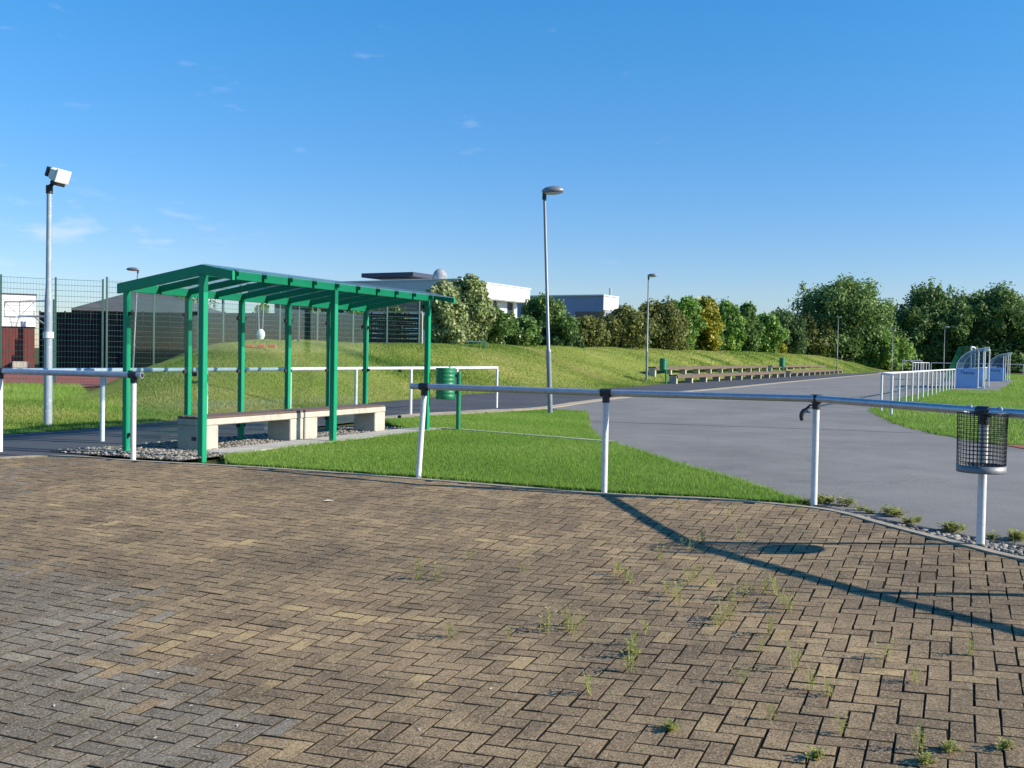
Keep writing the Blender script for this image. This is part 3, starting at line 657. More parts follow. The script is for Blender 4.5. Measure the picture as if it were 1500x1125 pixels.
# ------------------------------------------------------------------ lamps
def lamp(base, top, label, head=(1, 0), scale=1., group='grey path lamps', lens='lamplens', pole='pole', hl=.5):
    b = Vector(base); tp = Vector(top); t = thing('street_lamp', label, 'street lamp', b, group); h = (tp - b).length
    k = b.lerp(tp, .285); mb = MB()
    mb.tube([b - Vector((0, 0, .2)), b + (tp - b) * .001, k], .062, 14); mb.tube([k, b.lerp(tp, .295), b.lerp(tp, .3), tp], [.062, .058, .04, .036], 14); mb.build('pole', M[pole], t)
    d = Vector((*head, 0)).normalized(); c = tp + d * hl * .4 + Vector((0, 0, .05)); ux = d; mb = MB()
    prof = [(.02, -.015), (.16, -.02), (.24, -.012), (.27, .03), (.25, .075), (.18, .12), (.08, .145), (.01, .15)]
    n = 24; vs = []
    for r, z in prof:
        for j in range(n):
            a = 2 * math.pi * j / n; vs.append(c + d * (r * math.cos(a) * hl / .5) + Vector((-d.y, d.x, 0)) * (r * math.sin(a) * .62) + Vector((0, 0, z + .04 * r * math.cos(a))))
    kk = len(prof); mb.add(vs, [(i * n + j, i * n + (j + 1) % n, (i + 1) * n + (j + 1) % n, (i + 1) * n + j) for i in range(kk - 1) for j in range(n)], True)
    mb.add(vs[:n], [tuple(range(n - 1, -1, -1))]); mb.add(vs[-n:], [tuple(range(n))])
    hd = mb.build('head', M['lamphead'], t)
    mb = MB(); vs = []
    for r, z in ((.225, -.014), (.2, -.06), (.1, -.085), (.01, -.09)):
        for j in range(n):
            a = 2 * math.pi * j / n; vs.append(c + d * (r * math.cos(a) * hl / .5) + Vector((-d.y, d.x, 0)) * (r * math.sin(a) * .6) + Vector((0, 0, z * .6 + .04 * r * math.cos(a))))
    mb.add(vs, [(i * n + j, (i + 1) * n + j, (i + 1) * n + (j + 1) % n, i * n + (j + 1) % n) for i in range(3) for j in range(n)], True); mb.build('lens', M[lens], hd)
    mb = MB(); mb.tube([tp - Vector((0, 0, .12)), tp + Vector((0, 0, .03))], .05, 12); mb.build('collar', M['black'], t)
    return t
b = G(806, 607); lamp(b, AT(797.5, 285, b.y), 'tall leaning street lamp with a flat oval grey head standing in the lawn', (1, -.15))
b = AT(947, 557.5, 56); b.z = mz(b.x, b.y); lamp(b, AT(950, 406, 56), 'slim street lamp beside the left end of the spectator benches', (1, -.3))
b = AT(1226, 542, 111.5); lamp(b, AT(1228, 466, 111.5), 'slim street lamp behind the right end of the spectator benches', (.3, -1), hl=.6)
b = AT(1306, 547, 125); b.z = 0; lamp(b, AT(1308, 482, 125), 'slim far street lamp before the skirt of the big willow green tree', (.3, -1), hl=.6)
b = AT(1382, 548, 130); b.z = 0; lamp(b, AT(1384, 480, 130), 'slim far street lamp before the dark trees, left of the dugouts', (1, -.2), hl=.6)
b = AT(194, 560, 55.5); b.z = 0; lamp(b, AT(202, 397, 55.5), 'street lamp whose oval head shows just above the shelter roof', (-1, .1), hl=.7)
# floodlight mast
b = G(70, 625); tp = AT(72.3, 275, b.y); fm = thing('floodlight_mast', 'pale blue steel mast with one tilted white floodlight, left of the shelter', 'floodlight', b)
mb = MB(); mb.tube([b - Vector((0, 0, .1)), b.lerp(tp, .53)], [.072, .066], 18); mb.tube([b.lerp(tp, .53), b.lerp(tp, .6), tp], [.066, .048, .043], 18); mb.build('pole', M['palepole'], fm)
mb = MB(); k = b.lerp(tp, .385); mb.tube([k - Vector((0, 0, .055)), k + Vector((0, 0, .055))], .087, 18); mb.build('ring', M['white'], fm)
mb = MB(); mb.tube([tp - Vector((0, 0, .1)), tp + Vector((0, 0, .04))], .058, 14); mb.tube([tp + Vector((0, 0, .02)), tp + Vector((.1, -.02, .09)), tp + Vector((.17, -.04, .2))], .032, 10); mb.build('bracket', M['black'], fm)
ax = Vector((.86, -.3, -.33)).normalized(); up = Vector((.33, -.1, .94)); fc = tp + Vector((.2, -.04, .2))
mb = MB(); mb.box(fc + Vector((-.03, 0, .015)), (.18, .29, .21), ax, .03, up); mb.build('housing', M['floodwhite'], fm)
mb = MB(); mb.box(fc + ax * .1 + Vector((-.03, 0, .015)), (.05, .31, .235), ax, .01, up); mb.build('front_frame', M['floodwhite'], fm)
mb = MB(); mb.box(fc + ax * .128 + Vector((-.03, 0, .015)), (.006, .27, .19), ax, 0, up); mb.build('lens', M['lamplens'], fm)
mb = MB(); mb.box(fc - ax * .145 + Vector((-.03, 0, .015)), (.07, .24, .17), ax, .01, up); mb.box(fc - up * .14, (.16, .2, .06), ax, .01, up); mb.build('gear_box', M['black'], fm)

# ------------------------------------------------------------------ spectator benches
BA = Vector((8.8, 56, 0)); BB = Vector((37.5, 117, 0)); bd = (BB - BA).normalized(); bn = Vector((-bd.y, bd.x, 0))
def seat_row(a, b, nleg, label):
    a = Vector(a); b = Vector(b); t = thing('spectator_bench', label, 'bench', a, 'long wooden spectator benches'); up = Vector((0, 0, 1))
    mb = MB()
    for k in (-.13, .13): mb.box((a + b) / 2 + bn * k + up * .44, ((b - a).length, .22, .09), (b - a), .01, up)
    mb.box((a + b) / 2 + bn * -.25 + up * .36, ((b - a).length, .04, .12), (b - a), 0, up)
    mb.build('seat', M['oldwood'], t)
    for i in range(nleg):
        p = a.lerp(b, (i + .02) / (nleg - .96)); mb = MB(); mb.box(p + up * .1, (.24, .42, .6), (b - a), .01, up); mb.build('leg', M['legconc'], t)
def along(t, off, z=0.): q = BA.lerp(BB, t) + bn * off; q.z = z; return q
seat_row(along(0, 0, .0), along(.475, 0, .0), 11, 'front row wooden spectator bench on concrete legs, left of the gap with the bin')
seat_row(along(.51, 0, .0), along(1, 0, .0), 11, 'front row wooden spectator bench on concrete legs, right of the gap with the bin')
seat_row(along(.066, 2.6, .38), along(.56, 2.6, .42), 11, 'rear row wooden spectator bench higher up the mound, starting at the left lamp')
seat_row(along(.59, 2.6, .42), along(1.09, 2.6, .4), 10, 'rear row wooden spectator bench higher up the mound, ending near the right lamp')
q = AT(975.5, 552, 55.6); q.z = .1; green_bin(q, 'green litter bin at the left end of the spectator benches', 1.12, (-.6, -.6))
q = along(.492, .2, .05); green_bin(q, 'green litter bin standing in the gap between the spectator benches', 1.35, (-.4, -.8))

# ------------------------------------------------------------------ dugouts and goal
FD = Vector((.46, .888, 0)); FN = Vector((.888, -.46, 0)); UP = Vector((0, 0, 1))
def dugout(o, label):
    o = Vector(o); t = thing('dugout', label, 'dugout', o, 'dugouts beside the playing field'); Ln, W, H0, H1 = 5.2, 1.1, 1.1, 2.22
    prof = [(0, H0)] + [(1.42 * (1 - math.cos(a)), H0 + (H1 - H0) * math.sin(a)) for a in [k * math.pi / 2 / 12 for k in range(1, 13)]]
    for s in (0, Ln):
        mb = MB(); mb.box(o + FD * s + FN * W / 2 + UP * (H0 / 2 + .02), (W, .05, H0 - .02), FN, .006); g = mb.build('side_panel', M['dugblue'], t)
        if s == 0:
            cu = bpy.data.curves.new('lettering', 'FONT'); cu.body = 'Theras'; cu.size = .26; cu.extrude = .004; cu.align_x = 'CENTER'
            tf = bpy.data.objects.new('lettering_curve', cu); col.objects.link(tf); bpy.context.view_layer.update()
            tme = bpy.data.meshes.new_from_object(tf.evaluated_get(bpy.context.evaluated_depsgraph_get())); bpy.data.objects.remove(tf)
            tme.materials.clear(); tme.materials.append(M['ink']); tx = bpy.data.objects.new('lettering', tme); col.objects.link(tx); tx.parent = g
            p = o - FD * .032 + FN * W * .5 + UP * .8 - parent_origin(g)
            tx.matrix_local = Matrix.Translation(p) @ Matrix((( FN.x, 0, -FD.x, 0), (FN.y, 0, -FD.y, 0), (0, 1, 0, 0), (0, 0, 0, 1)))
        mb = MB(); pts = [o + FD * s + FN * d + UP * z for d, z in prof] + [o + FD * s + FN * W + UP * (H1 - .02), o + FD * s + FN * W + UP * H0]
        pts = [o + FD * s + FN * min(d, W) + UP * z for d, z in prof] + [o + FD * s + FN * W + UP * H0]
        mb.prism(pts, FD * .01); mb.build('side_window', M['dugglass'], t)
        mb = MB(); mb.tube([o + FD * s + FN * d + UP * z for d, z in prof], .03, 8); mb.tube([o + FD * s + FN * W, o + FD * s + FN * W + UP * (H1 - .05)], .035, 8)
        mb.tube([o + FD * s + FN * 1.42, o + FD * s + FN * 1.42 + UP * H1], .035, 8); mb.tube([o + FD * s, o + FD * s + UP * H0], .03, 8); mb.tube([o + FD * s + FN * W + UP * .03, o + FD * s + FN * 1.45 + UP * .03], .04, 8); mb.build('frame', M['dugframe'], t)
    mb = MB(); mb.box(o + FD * Ln / 2 + UP * (H0 / 2 + .02), (Ln - .06, .03, H0 - .02), FD); mb.build('rear_panel', M['dugblue'], t)
    mb = MB()
    for (d0, z0), (d1, z1) in zip(prof[:-1], prof[1:]):
        a = o + FN * d0 + UP * z0 + FD * .03; b2 = o + FN * d1 + UP * z1 + FD * .03; mb.prism([a, b2, b2 + FD * (Ln - .06), a + FD * (Ln - .06)], UP * .008)
    mb.build('roof', M['dugglass'], t)
    mb = MB(); mb.tube([o + FN * 1.42 + UP * H1, o + FD * Ln + FN * 1.42 + UP * H1], .035, 8); mb.build('front_bar', M['dugframe'], t)
    mb = MB(); mb.box(o - FD * .05 + FN * 1.5 + UP * (H1 - .04), (.26, .05, .24), FN, .01); mb.build('sign', M['floodwhite'], t)
    mb = MB(); mb.box(o + FD * Ln / 2 + FN * .35 + UP * .42, (Ln - .3, .4, .06), FD, .01); mb.build('seat', M['dugblue'], t)
dugout(G(1400, 569), 'near blue dugout with curved clear roof, its blue side panel beside the white field barrier')
dugout(AT(1440, 558.6, 81) * Vector((1, 1, 0)) if False else Vector((37.6, 81, 0)), 'far blue dugout with curved clear roof, standing behind the nearer one')
g0 = AT(1422, 530, 80); g0.z = 0; gt = thing('football_goal', 'white football goal with green net behind the dugouts', 'goal', g0); GH = 2.7; GW = 4.9
mb = MB(); e = g0 + FD * GW; mb.tube([g0, g0 + UP * GH, ], .065, 10); mb.tube([e, e + UP * GH], .065, 10); mb.tube([g0 + UP * GH - FD * .06, e + UP * GH + FD * .06], .065, 10); mb.build('frame', M['white'], gt)
mb = MB()
for s in range(0, 34):
    a = g0.lerp(e, s / 33); mb.tube([a + UP * GH, a - FN * .9 + UP * GH, a - FN * 1.9 + UP * .05], .012, 4)
for k in range(26):
    u = k / 25; a = (UP * GH - FN * .9 * (u * 3.0)) if u < .33 else (UP * (GH - (GH - .05) * (u - .33) / .67) - FN * (.9 + 1.0 * (u - .33) / .67)); mb.tube([g0 + a, e + a], .012, 4)
for s in (g0, e):
    for k in range(16):
        u = k / 15; mb.tube([s + UP * GH * (1 - u), s - FN * (.9 + 1.0 * u) + UP * GH * (1 - u)], .012, 4)
mb.build('net', M['binsgreen'], gt)

# ------------------------------------------------------------------ court fence, windscreen, hoop
def wire_fence(label, pts, h, vs=.1):
    pts = [Vector((p[0], p[1], 0)) for p in pts]; t = thing('mesh_fence', label, 'fence', pts[0], 'green mesh fences of the court')
    for p in pts:
        mb = MB(); mb.box(p + UP * (h / 2 + .02), (.06, .06, h + .1), (pts[-1] - pts[0])); mb.build('post', M['darkgreen'], t)
    for a, b in zip(pts[:-1], pts[1:]):
        mb = MB(); L = (b - a).length; nv = int(L / vs); d = (b - a).normalized(); nrm = Vector((-d.y, d.x, 0)) * .045
        for k in range(int(h / .2) + 1): mb.tube([a + nrm + UP * (.05 + k * .2), b + nrm + UP * (.05 + k * .2)], .006, 4, False)
        for k in range(nv): q = a.lerp(b, k / nv) + nrm; mb.tube([q + UP * .03, q + UP * h], .003, 3, False)
        mb.build('mesh_panel', M['darkgreen'], t)
wire_fence('tall green mesh fence beside the mast, the nearest run of the court fence', [AT(px, 530, Y).xy for px, Y in ((-170, 34), (-82, 35), (1, 36), (81, 37), (150, 37.6))], 3.85)
fa0 = AT(156, 530, 37.8); fa1 = AT(613, 530, 47)
wire_fence('tall green mesh fence seen through the shelter, in front of the black screen wall', [fa0.lerp(fa1, i / 8).xy for i in range(9)], 3.95)
w0 = AT(60, 530, 59.5); w1 = AT(545, 530, 53.5); w0.z = w1.z = 0; ww = thing('screen_wall', 'long black windscreen wall behind the court fence', 'wall', w0)
mb = MB(); mb.box((w0 + w1) / 2 + UP * 1.72, ((w1 - w0).length, .08, 3.44), (w1 - w0)); mb.build('panel', M['screen'], ww)
for i in range(13):
    p = w0.lerp(w1, i / 12); mb = MB(); mb.box(p + UP * 1.75 + Vector((-.03, -.09, 0)), (.07, .07, 3.5), (w1 - w0)); mb.build('post', M['screen'], ww)
w2 = AT(538, 530, 51); w3 = AT(617, 530, 50); w2.z = w3.z = 0; wp = thing('slat_screen', 'dark slatted screen with a pale frame edge at the right end of the court fence', 'screen', w2)
mb = MB()
for k in range(13): mb.box((w2 + w3) / 2 + UP * (.3 + k * .245), ((w3 - w2).length, .05, .2), (w3 - w2))
mb.build('slats', M['screen'], wp); mb = MB(); mb.box(w3 + UP * 1.7, (.09, .09, 3.4), (w3 - w2)); mb.box(w2 + UP * 1.7, (.09, .09, 3.4), (w3 - w2)); mb.box((w2 + w3) / 2 + UP * 3.43, ((w3 - w2).length, .08, .06), (w3 - w2)); mb.build('frame', M['legconc'], wp)
# hoop
hp = AT(78, 530, 45); hp.z = 0; ht = thing('basketball_hoop', 'basketball hoop with an open frame backboard before the white and red hut', 'basketball hoop', hp)
mb = MB(); mb.tube([hp, hp + UP * 3.5], .07, 10); mb.build('pole', M['darkgreen'], ht)
cs = [AT(px, py, 45) for px, py in ((7, 442), (50, 442), (50, 464), (7, 464))]
mb = MB(); mb.tube(cs + [cs[0]], .035, 6); mb.tube([(cs[0] + cs[1]) / 2, (cs[2] + cs[3]) / 2], .02, 6); mb.tube([cs[0], (cs[2] + cs[3]) / 2], .012, 5); mb.tube([cs[1], (cs[2] + cs[3]) / 2], .012, 5); mb.build('backboard_frame', M['galv'], ht)
mb = MB(); mb.tube([hp + UP * 3.45, AT(28, 442, 45.1)], .04, 6); mb.tube([hp + UP * 2.75, AT(28, 463, 45.1)], .04, 6); mb.tube([hp + UP * 2.15, AT(51, 465, 45)], .03, 6); mb.build('arm', M['galv'], ht)
rc = AT(24, 465, 44.6); mb = MB(); mb.tube([rc + Vector((.23 * math.cos(k * .3927), .23 * math.sin(k * .3927) - .2, 0)) for k in range(17)], .015, 6); mb.build('rim', M['galv'], ht)
mb = MB()
for k in range(12):
    a = k * .5236; mb.tube([rc + Vector((.22 * math.cos(a), .22 * math.sin(a) - .2, 0)), rc + Vector((.1 * math.cos(a + .5), .1 * math.sin(a + .5) - .2, -.4))], .008, 4)
mb.build('net', M['galv'], ht)
# hut
q1 = AT(52, 530, 60); q1.z = 0; hx = Vector((.905, .425, 0)).normalized(); q0 = q1 - hx * 5.4; hy = Vector((-hx.y, hx.x, 0)); hut = thing('hut', 'hut with a white upper wall and dark red cladding below, behind the hoop', 'hut', q0)
Lh = (q1 - q0).length; mb = MB(); mb.box((q0 + q1) / 2 + hy * 2.5 + UP * 3.5, (Lh, 5, 1.85), hx); mb.build('upper_wall', M['render'], hut)
mb = MB()
for k in range(int(Lh / .16)): mb.box(q0 + hx * (.08 + k * .16) + hy * .13 + UP * 1.25, (.145, .06, 2.63), hx)
mb.build('cladding', M['redclad'], hut); mb = MB(); mb.box((q0 + q1) / 2 + hy * 2.6 + UP * 1.2, (Lh - .1, 4.6, 2.7), hx); mb.build('lower_wall', M['redclad'], hut)
mb = MB(); mb.box((q0 + q1) / 2 + hy * 2.5 + UP * 4.46, (Lh + .1, 5.1, .06), hx); mb.build('roof', M['greyroof'], hut)
mb = MB(); mb.box(AT(10, 530, 59.95) * Vector((1, 1, 0)) + UP * 1.2, (.9, .05, 2.3), hx); mb.build('recess_shade', M['screen'], hut)  # dark sheet painted in for the shade of the recess
mb = MB(); mb.box(AT(30, 530, 59.4) * Vector((1, 1, 0)) + UP * .25, (.9, .8, .6), hx, .05); fo = mb.build('concrete_block', M['concrete'], None); tag(fo, 'pale concrete block at the foot of the dark red hut', 'block')
# hip roof house
h0 = AT(104, 530, 70); h1 = AT(330, 530, 74); h0.z = h1.z = 0; hx = (h1 - h0).normalized(); hy = Vector((-hx.y, hx.x, 0)); L = (h1 - h0).length; hs = thing('house', 'low house with a grey hipped roof above the black screen wall', 'house', h0)
mb = MB(); mb.box((h0 + h1) / 2 + hy * 4.5 + UP * 2.05, (L - 1, 8, 4.1), hx); mb.build('wall', M['cream'], hs)
e = [h0 + UP * 4.1, h1 + UP * 4.1, h1 + hy * 9 + UP * 4.1, h0 + hy * 9 + UP * 4.1]; r0 = h0 + hx * 4.5 + hy * 4.5 + UP * 5.75; r1 = h1 - hx * 4.5 + hy * 4.5 + UP * 5.75
mb = MB(); mb.add(e + [r0, r1] + [p - UP * .18 for p in e], [(0, 1, 5, 4), (1, 2, 5), (2, 3, 4, 5), (3, 0, 4), (6, 7, 1, 0), (7, 8, 2, 1), (8, 9, 3, 2), (9, 6, 0, 3), (9, 8, 7, 6)]); mb.build('roof', M['greyroof'], hs)
mb = MB(); mb.tube([h0 + UP * 4.0 - hy * .02, h1 + UP * 4.0 - hy * .02], .07, 8); mb.build('gutter', M['greyroof'], hs)
# swing and red blocks on the mound
sx = AT(382, 490, 37.3); zg = mz(sx.x, sx.y); sw = thing('swing', 'white bucket swing seat hanging on two thin ropes on the mound', 'swing', (sx.x, sx.y, zg))
g = Vector((sx.x, sx.y, zg)); zt = AT(382, 437, 37.3).z; wv = Vector((1, .1, 0)).normalized()
mb = MB(); mb.tube([g - wv * 1.35, g - wv * 1.35 + UP * (zt - zg)], .05, 10); mb.tube([g + wv * 1.35, g + wv * 1.35 + UP * (zt - zg)], .05, 10); mb.tube([g - wv * 1.4 + UP * (zt - zg), g + wv * 1.4 + UP * (zt - zg)], .05, 10); mb.build('frame', M['darkgreen'], sw)
z0, z1 = AT(382, 502, 37.3).z, AT(382, 482, 37.3).z
mb = MB()
for s in (-.09, .09): mb.tube([Vector((sx.x + s * .7, sx.y, z1 - .1)), Vector((sx.x + s * 1.1, sx.y, zt))], .014, 6)
mb.build('rope', M['galv'], sw)
mb = MB(); hh = z1 - z0; mb.lathe((sx.x, sx.y, z0), [(.02, 0), (.1, 0), (.11, hh * .12), (.085, hh * .22), (.14, hh * .45), (.155, hh * .62), (.13, hh * .82), (.06, hh), (.045, hh * .98), (.1, hh * .78), (.1, hh * .5), (.02, hh * .4)], 18, 1, .8); mb.build('seat', M['swingwhite'], sw)
for i, (px, lb) in enumerate(((365.5, 'leftmost of three small red rubber blocks on the mound under the swing'), (382.5, 'middle one of three small red rubber blocks on the mound under the swing'), (398.5, 'rightmost of three small red rubber blocks on the mound under the swing'))):
    p = AT(px, 507, 31.5); p.z = max(p.z, mz(p.x, p.y) + .06); mb = MB(); mb.box(p, (.22, .16, .09), (1, .15, 0), .015); tag(mb.build('rubber_block', M['redblock']), lb, 'block', 'red blocks on the mound')
p = AT(697, 503, 52); zg = mz(p.x, p.y); lb = thing('low_table', 'low turquoise metal table standing on the mound before the pale shrub', 'table', (p.x, p.y, zg)); zt = AT(697, 500.5, 52).z
mb = MB(); mb.box((p.x, p.y, zt), (1.0, .4, .07), (1, .1, 0), .01); mb.build('top', M['turq'], lb)
for s in (-.45, .45):
    mb = MB(); mb.box((p.x + s, p.y, (zt + zg) / 2 - .05), (.05, .35, zt - zg), (1, .1, 0)); mb.build('leg', M['turq'], lb)

# ------------------------------------------------------------------ the school buildings behind
k0 = AT(673, 530, 80); k0.z = 0; rd = Vector((.48, .877, 0)); ld = Vector((-.877, .48, 0)); wbd = thing('school_building', 'white flat roofed building with a bright band above recessed windows, behind the pale shrub', 'building', k0)
def wallbox(o, along_, inw, L, T, z0, z1): m = MB(); m.box(o + along_ * L / 2 + inw * T / 2 + UP * (z0 + z1) / 2, (L, T, z1 - z0), along_); return m
ZT_, ZB = 7.32, 6.05
wallbox(k0, rd, ld, 11.6, 22, ZB, ZT_ - .12).build('white_band', M['render'], wbd)
wallbox(k0 + rd * .02 - Vector((0, 0, 0)) + ld * .0 - rd * .06, ld, rd, 22, .05, ZB, ZT_ - .12).build('shaded_side_wall', M['grey_and_shaded'], wbd)  # unlit side of the white band, its shade put into the grey
wallbox(k0 - rd * .1 - ld * .08, rd, ld, 11.8, 22.2, ZT_ - .117, ZT_).build('roof_edge', M['grey_and_shaded'], wbd)
wallbox(k0 + rd * .4 + ld * 1.3, rd, ld, 11, 18, 4.72, ZB - .003).build('window', M['window'], wbd)
for s, w, mm in ((.35, 5.4, 'render'), (6.2, .9, 'render'), (7.9, 1.7, 'grey_and_shaded'), (10.9, .5, 'render')): wallbox(k0 + rd * s + ld * 1.15, rd, ld, w, .3, 4.72, ZB - .004).build('pier', M[mm], wbd)
wallbox(k0 + rd * .1 + ld * .2, rd, ld, 11.3, 21, 0, 4.717).build('lower_wall', M['render'], wbd)
rb = MB(); q = k0 + ld * 6.2 + rd * 3; rb.box(AT(582, 404.5, 86), (5.2, 3, .35), (ld * -1)); rb.build('roof_panel', M['darkroof'], wbd)
mb = MB(); dq = AT(644.5, 406, 83); mb.lathe((dq.x, dq.y, ZT_), [(.6, 0), (.62, .3), (.56, .56), (.42, .8), (.22, .95), (.02, 1.0)], 20); mb.build('dome', M['dome'], wbd)
k1 = AT(882, 530, 105); k1.z = 0; bb = thing('school_building', 'flat roofed building, shade painted blue grey, white end wall, right of the leaning lamp', 'building', k1)
ZT2 = 7.65
wallbox(k1, ld, rd, 14, 3.8, 0, ZT2).build('wall', M['shadedfacade'], bb)  # wall colour holds the shade, the sunny end is laid on white
wallbox(k1 - ld * .06, rd, ld, 3.8, .05, ZT2 - 1.4, ZT2 - .06).build('end_wall', M['render'], bb)
wallbox(k1 - rd * .15 - ld * .1, ld, rd, 14.2, 4.1, ZT2 + .003, ZT2 + .15).build('roof_edge', M['grey_and_shaded'], bb)
wallbox(k1 - rd * .05 + ld * .05, ld, rd, 3.1, .04, ZT2 - 2.6, ZT2 - 1.6).build('window', M['window'], bb)
wallbox(k1 - rd * .08 + ld * 6.6, ld, rd, .12, .07, 3.5, ZT2).build('downpipe', M['galv'], bb)
mb = MB(); mb.tube([AT(894, 440, 107), AT(894, 422, 107)], .12, 10); mb.build('chimney', M['galv'], bb)

# ------------------------------------------------------------------ trees and shrubs
def tree(px, wpx, ytop, Y, kind, label, shape='round', name='tree', base=None, leaf=None, n=6000, zoff=None, group=None, bot=.0, seed=None):
    ytop += 6; top = AT(px, ytop, Y); zb = mz(top.x, top.y) if base is None else base; hgt = top.z - zb; Rr = wpx / 2 * Y / 1500 * 1.07
    rg = np.random.default_rng(int(px * 7 + Y) if seed is None else seed)
    o = Vector((top.x, top.y, zb)); t = thing(name, label, 'shrub' if 'shrub' in name or 'hedge' in name else 'tree', o, group)
    leaf = (leaf or Y / 1024 * 3.4) * .72; n = int(n * 1.9)
    def prof(f):
        if shape == 'round': return np.sqrt(np.clip(1 - ((f - .48) / .54) ** 2, .02, 1))
        if shape == 'shrub': return np.sqrt(np.clip(1 - ((f - .3) / .72) ** 2, .03, 1))
        if shape == 'column': return np.clip(np.minimum(.55 + 1.2 * f, 1.0) * np.sqrt(np.clip(1 - ((f - .25) / .78) ** 2, 0, 1)) + .05, .06, 1)
        if shape == 'willow': return np.clip(np.sqrt(np.clip(1 - ((f - .25) / .78) ** 2, 0, 1)), .05, 1)
    nc = {'round': 100, 'shrub': 90, 'column': 100, 'willow': 220}[shape]
    f = rg.random(nc) ** .85; f = bot + (1 - bot) * f; a = rg.uniform(0, 2 * np.pi, nc); ph = rg.uniform(0, 6.28, 4); rad = prof(f) * (1 + .2 * np.sin(2 * a + ph[0]) + .16 * np.sin(3 * a + 7 * f + ph[1]) + .14 * np.sin(13 * f + ph[2])); rho = np.sqrt(rg.uniform(.1, 1, nc)) * .86 * rad
    # squash depth a little less than width so crowns stay full
    cen = np.stack([np.cos(a) * rho * Rr, np.sin(a) * rho * Rr, f * hgt * .93], -1)
    cr = Rr * (.1 + .27 * rg.random(nc) ** 1.4) * (.72 if shape == 'willow' else 1) * (.75 + .35 * rad); cr = np.minimum(cr, hgt * .2)
    ce = np.stack([cr, cr, cr * rg.uniform(.8, 1.5, nc)], -1)
    # wispy shoots at the top
    nwsp = 44; fa = rg.uniform(0, 2 * np.pi, nwsp); fr = rg.uniform(0, .85, nwsp); wz = rg.uniform(.7, 1.0, nwsp)
    wc = np.stack([np.cos(fa) * fr * Rr, np.sin(fa) * fr * Rr, hgt * (wz - .1 * fr)], -1); we = np.stack([np.full(nwsp, Rr * .06), np.full(nwsp, Rr * .06), np.full(nwsp, hgt * .07)], -1)
    nl = int(n * .9); w = (cr ** 2); w = w / w.sum(); idx = rg.choice(nc, nl, p=w)
    v = rg.normal(size=(nl, 3)); v /= np.linalg.norm(v, axis=1)[:, None]; v[:, 2] = np.abs(v[:, 2]) * np.where(rg.random(nl) < .75, 1, -1)
    rr = rg.uniform(.45, 1.05, nl) ** .6; P = cen[idx] + v * ce[idx] * rr[:, None] + rg.normal(0, .13, v.shape) * ce[idx]
    i2 = rg.integers(0, nwsp, n - nl); v2 = rg.normal(size=(n - nl, 3)) * .6; P = np.concatenate([P, wc[i2] + v2 * we[i2]]); nv = np.concatenate([v, v2])
    tint = np.concatenate([rg.normal(0, .16, nc)[idx], rg.normal(.05, .1, nwsp)[i2]])
    nrm = nv + rg.normal(0, .7, nv.shape); nrm /= np.linalg.norm(nrm, axis=1)[:, None]
    hlp = rg.normal(size=nrm.shape); u = np.cross(nrm, hlp); u /= np.linalg.norm(u, axis=1)[:, None] + 1e-9; q = np.cross(nrm, u)
    s = leaf * rg.uniform(.6, 1.35, n)[:, None]
    P[:, 2] = np.maximum(P[:, 2], .03 * hgt)
    Vv = np.stack([P - u * s * .62, P - q * s * .36, P + u * s * .62, P + q * s * .36], 1) + np.array(o)
    rnd = np.clip(.45 + tint + rg.normal(0, .17, n), 0, 1)
    np_mesh('crown' if name != 'hedge' else 'foliage', Vv.reshape(-1, 3), np.arange(4 * n).reshape(-1, 4), M['f_' + kind], {'rnd': np.repeat(rnd, 4)}, t)
    tr = MB(); hb = hgt * .75; tr.tube([o - UP * .3, o + UP * hb * .3, o + UP * hb * .65 + Vector((Rr * .05, 0, 0)), o + UP * hb], [Rr * .07 + .04, Rr * .055 + .03, Rr * .035 + .02, .02], 8)
    for k in range(7):
        z = hb * (.2 + .1 * k); aa = k * 2.4; e = o + Vector((math.cos(aa) * Rr * .6, math.sin(aa) * Rr * .6, z + hgt * .16)); tr.tube([o + UP * z, (o + UP * z).lerp(e, .5) + UP * .1, e], [Rr * .03 + .02, Rr * .02 + .012, .01], 6)
    tr.build('trunk', M['trunk'], t); return t
tree(245, 150, 424, 82, 'mid', 'broad green tree behind the grey roofed house, seen through the shelter', n=7000, base=0)
tree(384, 28, 437, 80, 'bright', 'small light green tree behind the black wall, above the swing', n=2000, base=0)
tree(455, 62, 448, 64, 'mid', 'low green bush behind the black wall, right of the swing', 'shrub', 'shrub', n=2600, base=0)
tree(525, 60, 446, 63, 'bright', 'pale green bush behind the black wall, near the slatted screen', 'shrub', 'shrub', n=2600, base=0)
tree(580, 60, 440, 66, 'dark', 'dark bush behind the slatted screen, seen under the shelter roof', 'shrub', 'shrub', n=2600, base=0)
tree(650, 64, 414, 56, 'pale', 'tall silvery pale shrub at the end of the shelter roof', 'round', 'shrub', n=7500, leaf=.26)
tree(690, 62, 403, 59, 'pale', 'tallest pale leaved shrub in front of the white building', 'round', 'shrub', n=9000, leaf=.25)
tree(727, 56, 448, 60, 'mid', 'lower green shrub at the right foot of the tall pale shrub', 'shrub', 'shrub', n=4000)
tree(765, 64, 462, 63, 'mid', 'low rounded green shrub in front of the recessed windows', 'shrub', 'shrub', n=4500)
tree(797, 66, 432, 67, 'mid', 'upright dark green shrub with thin shoots just left of the leaning lamp', 'round', 'shrub', n=6000)
tree(822, 60, 478, 67, 'dark', 'low dark shrub just right of the leaning lamp', 'shrub', 'shrub', n=3600)
tree(858, 72, 462, 73, 'olive', 'low olive bush below the building with the shaded wall', 'shrub', 'shrub', n=5000)
tree(912, 84, 448, 80, 'olive', 'wide olive green bush below the white end wall', 'shrub', 'shrub', n=6500)
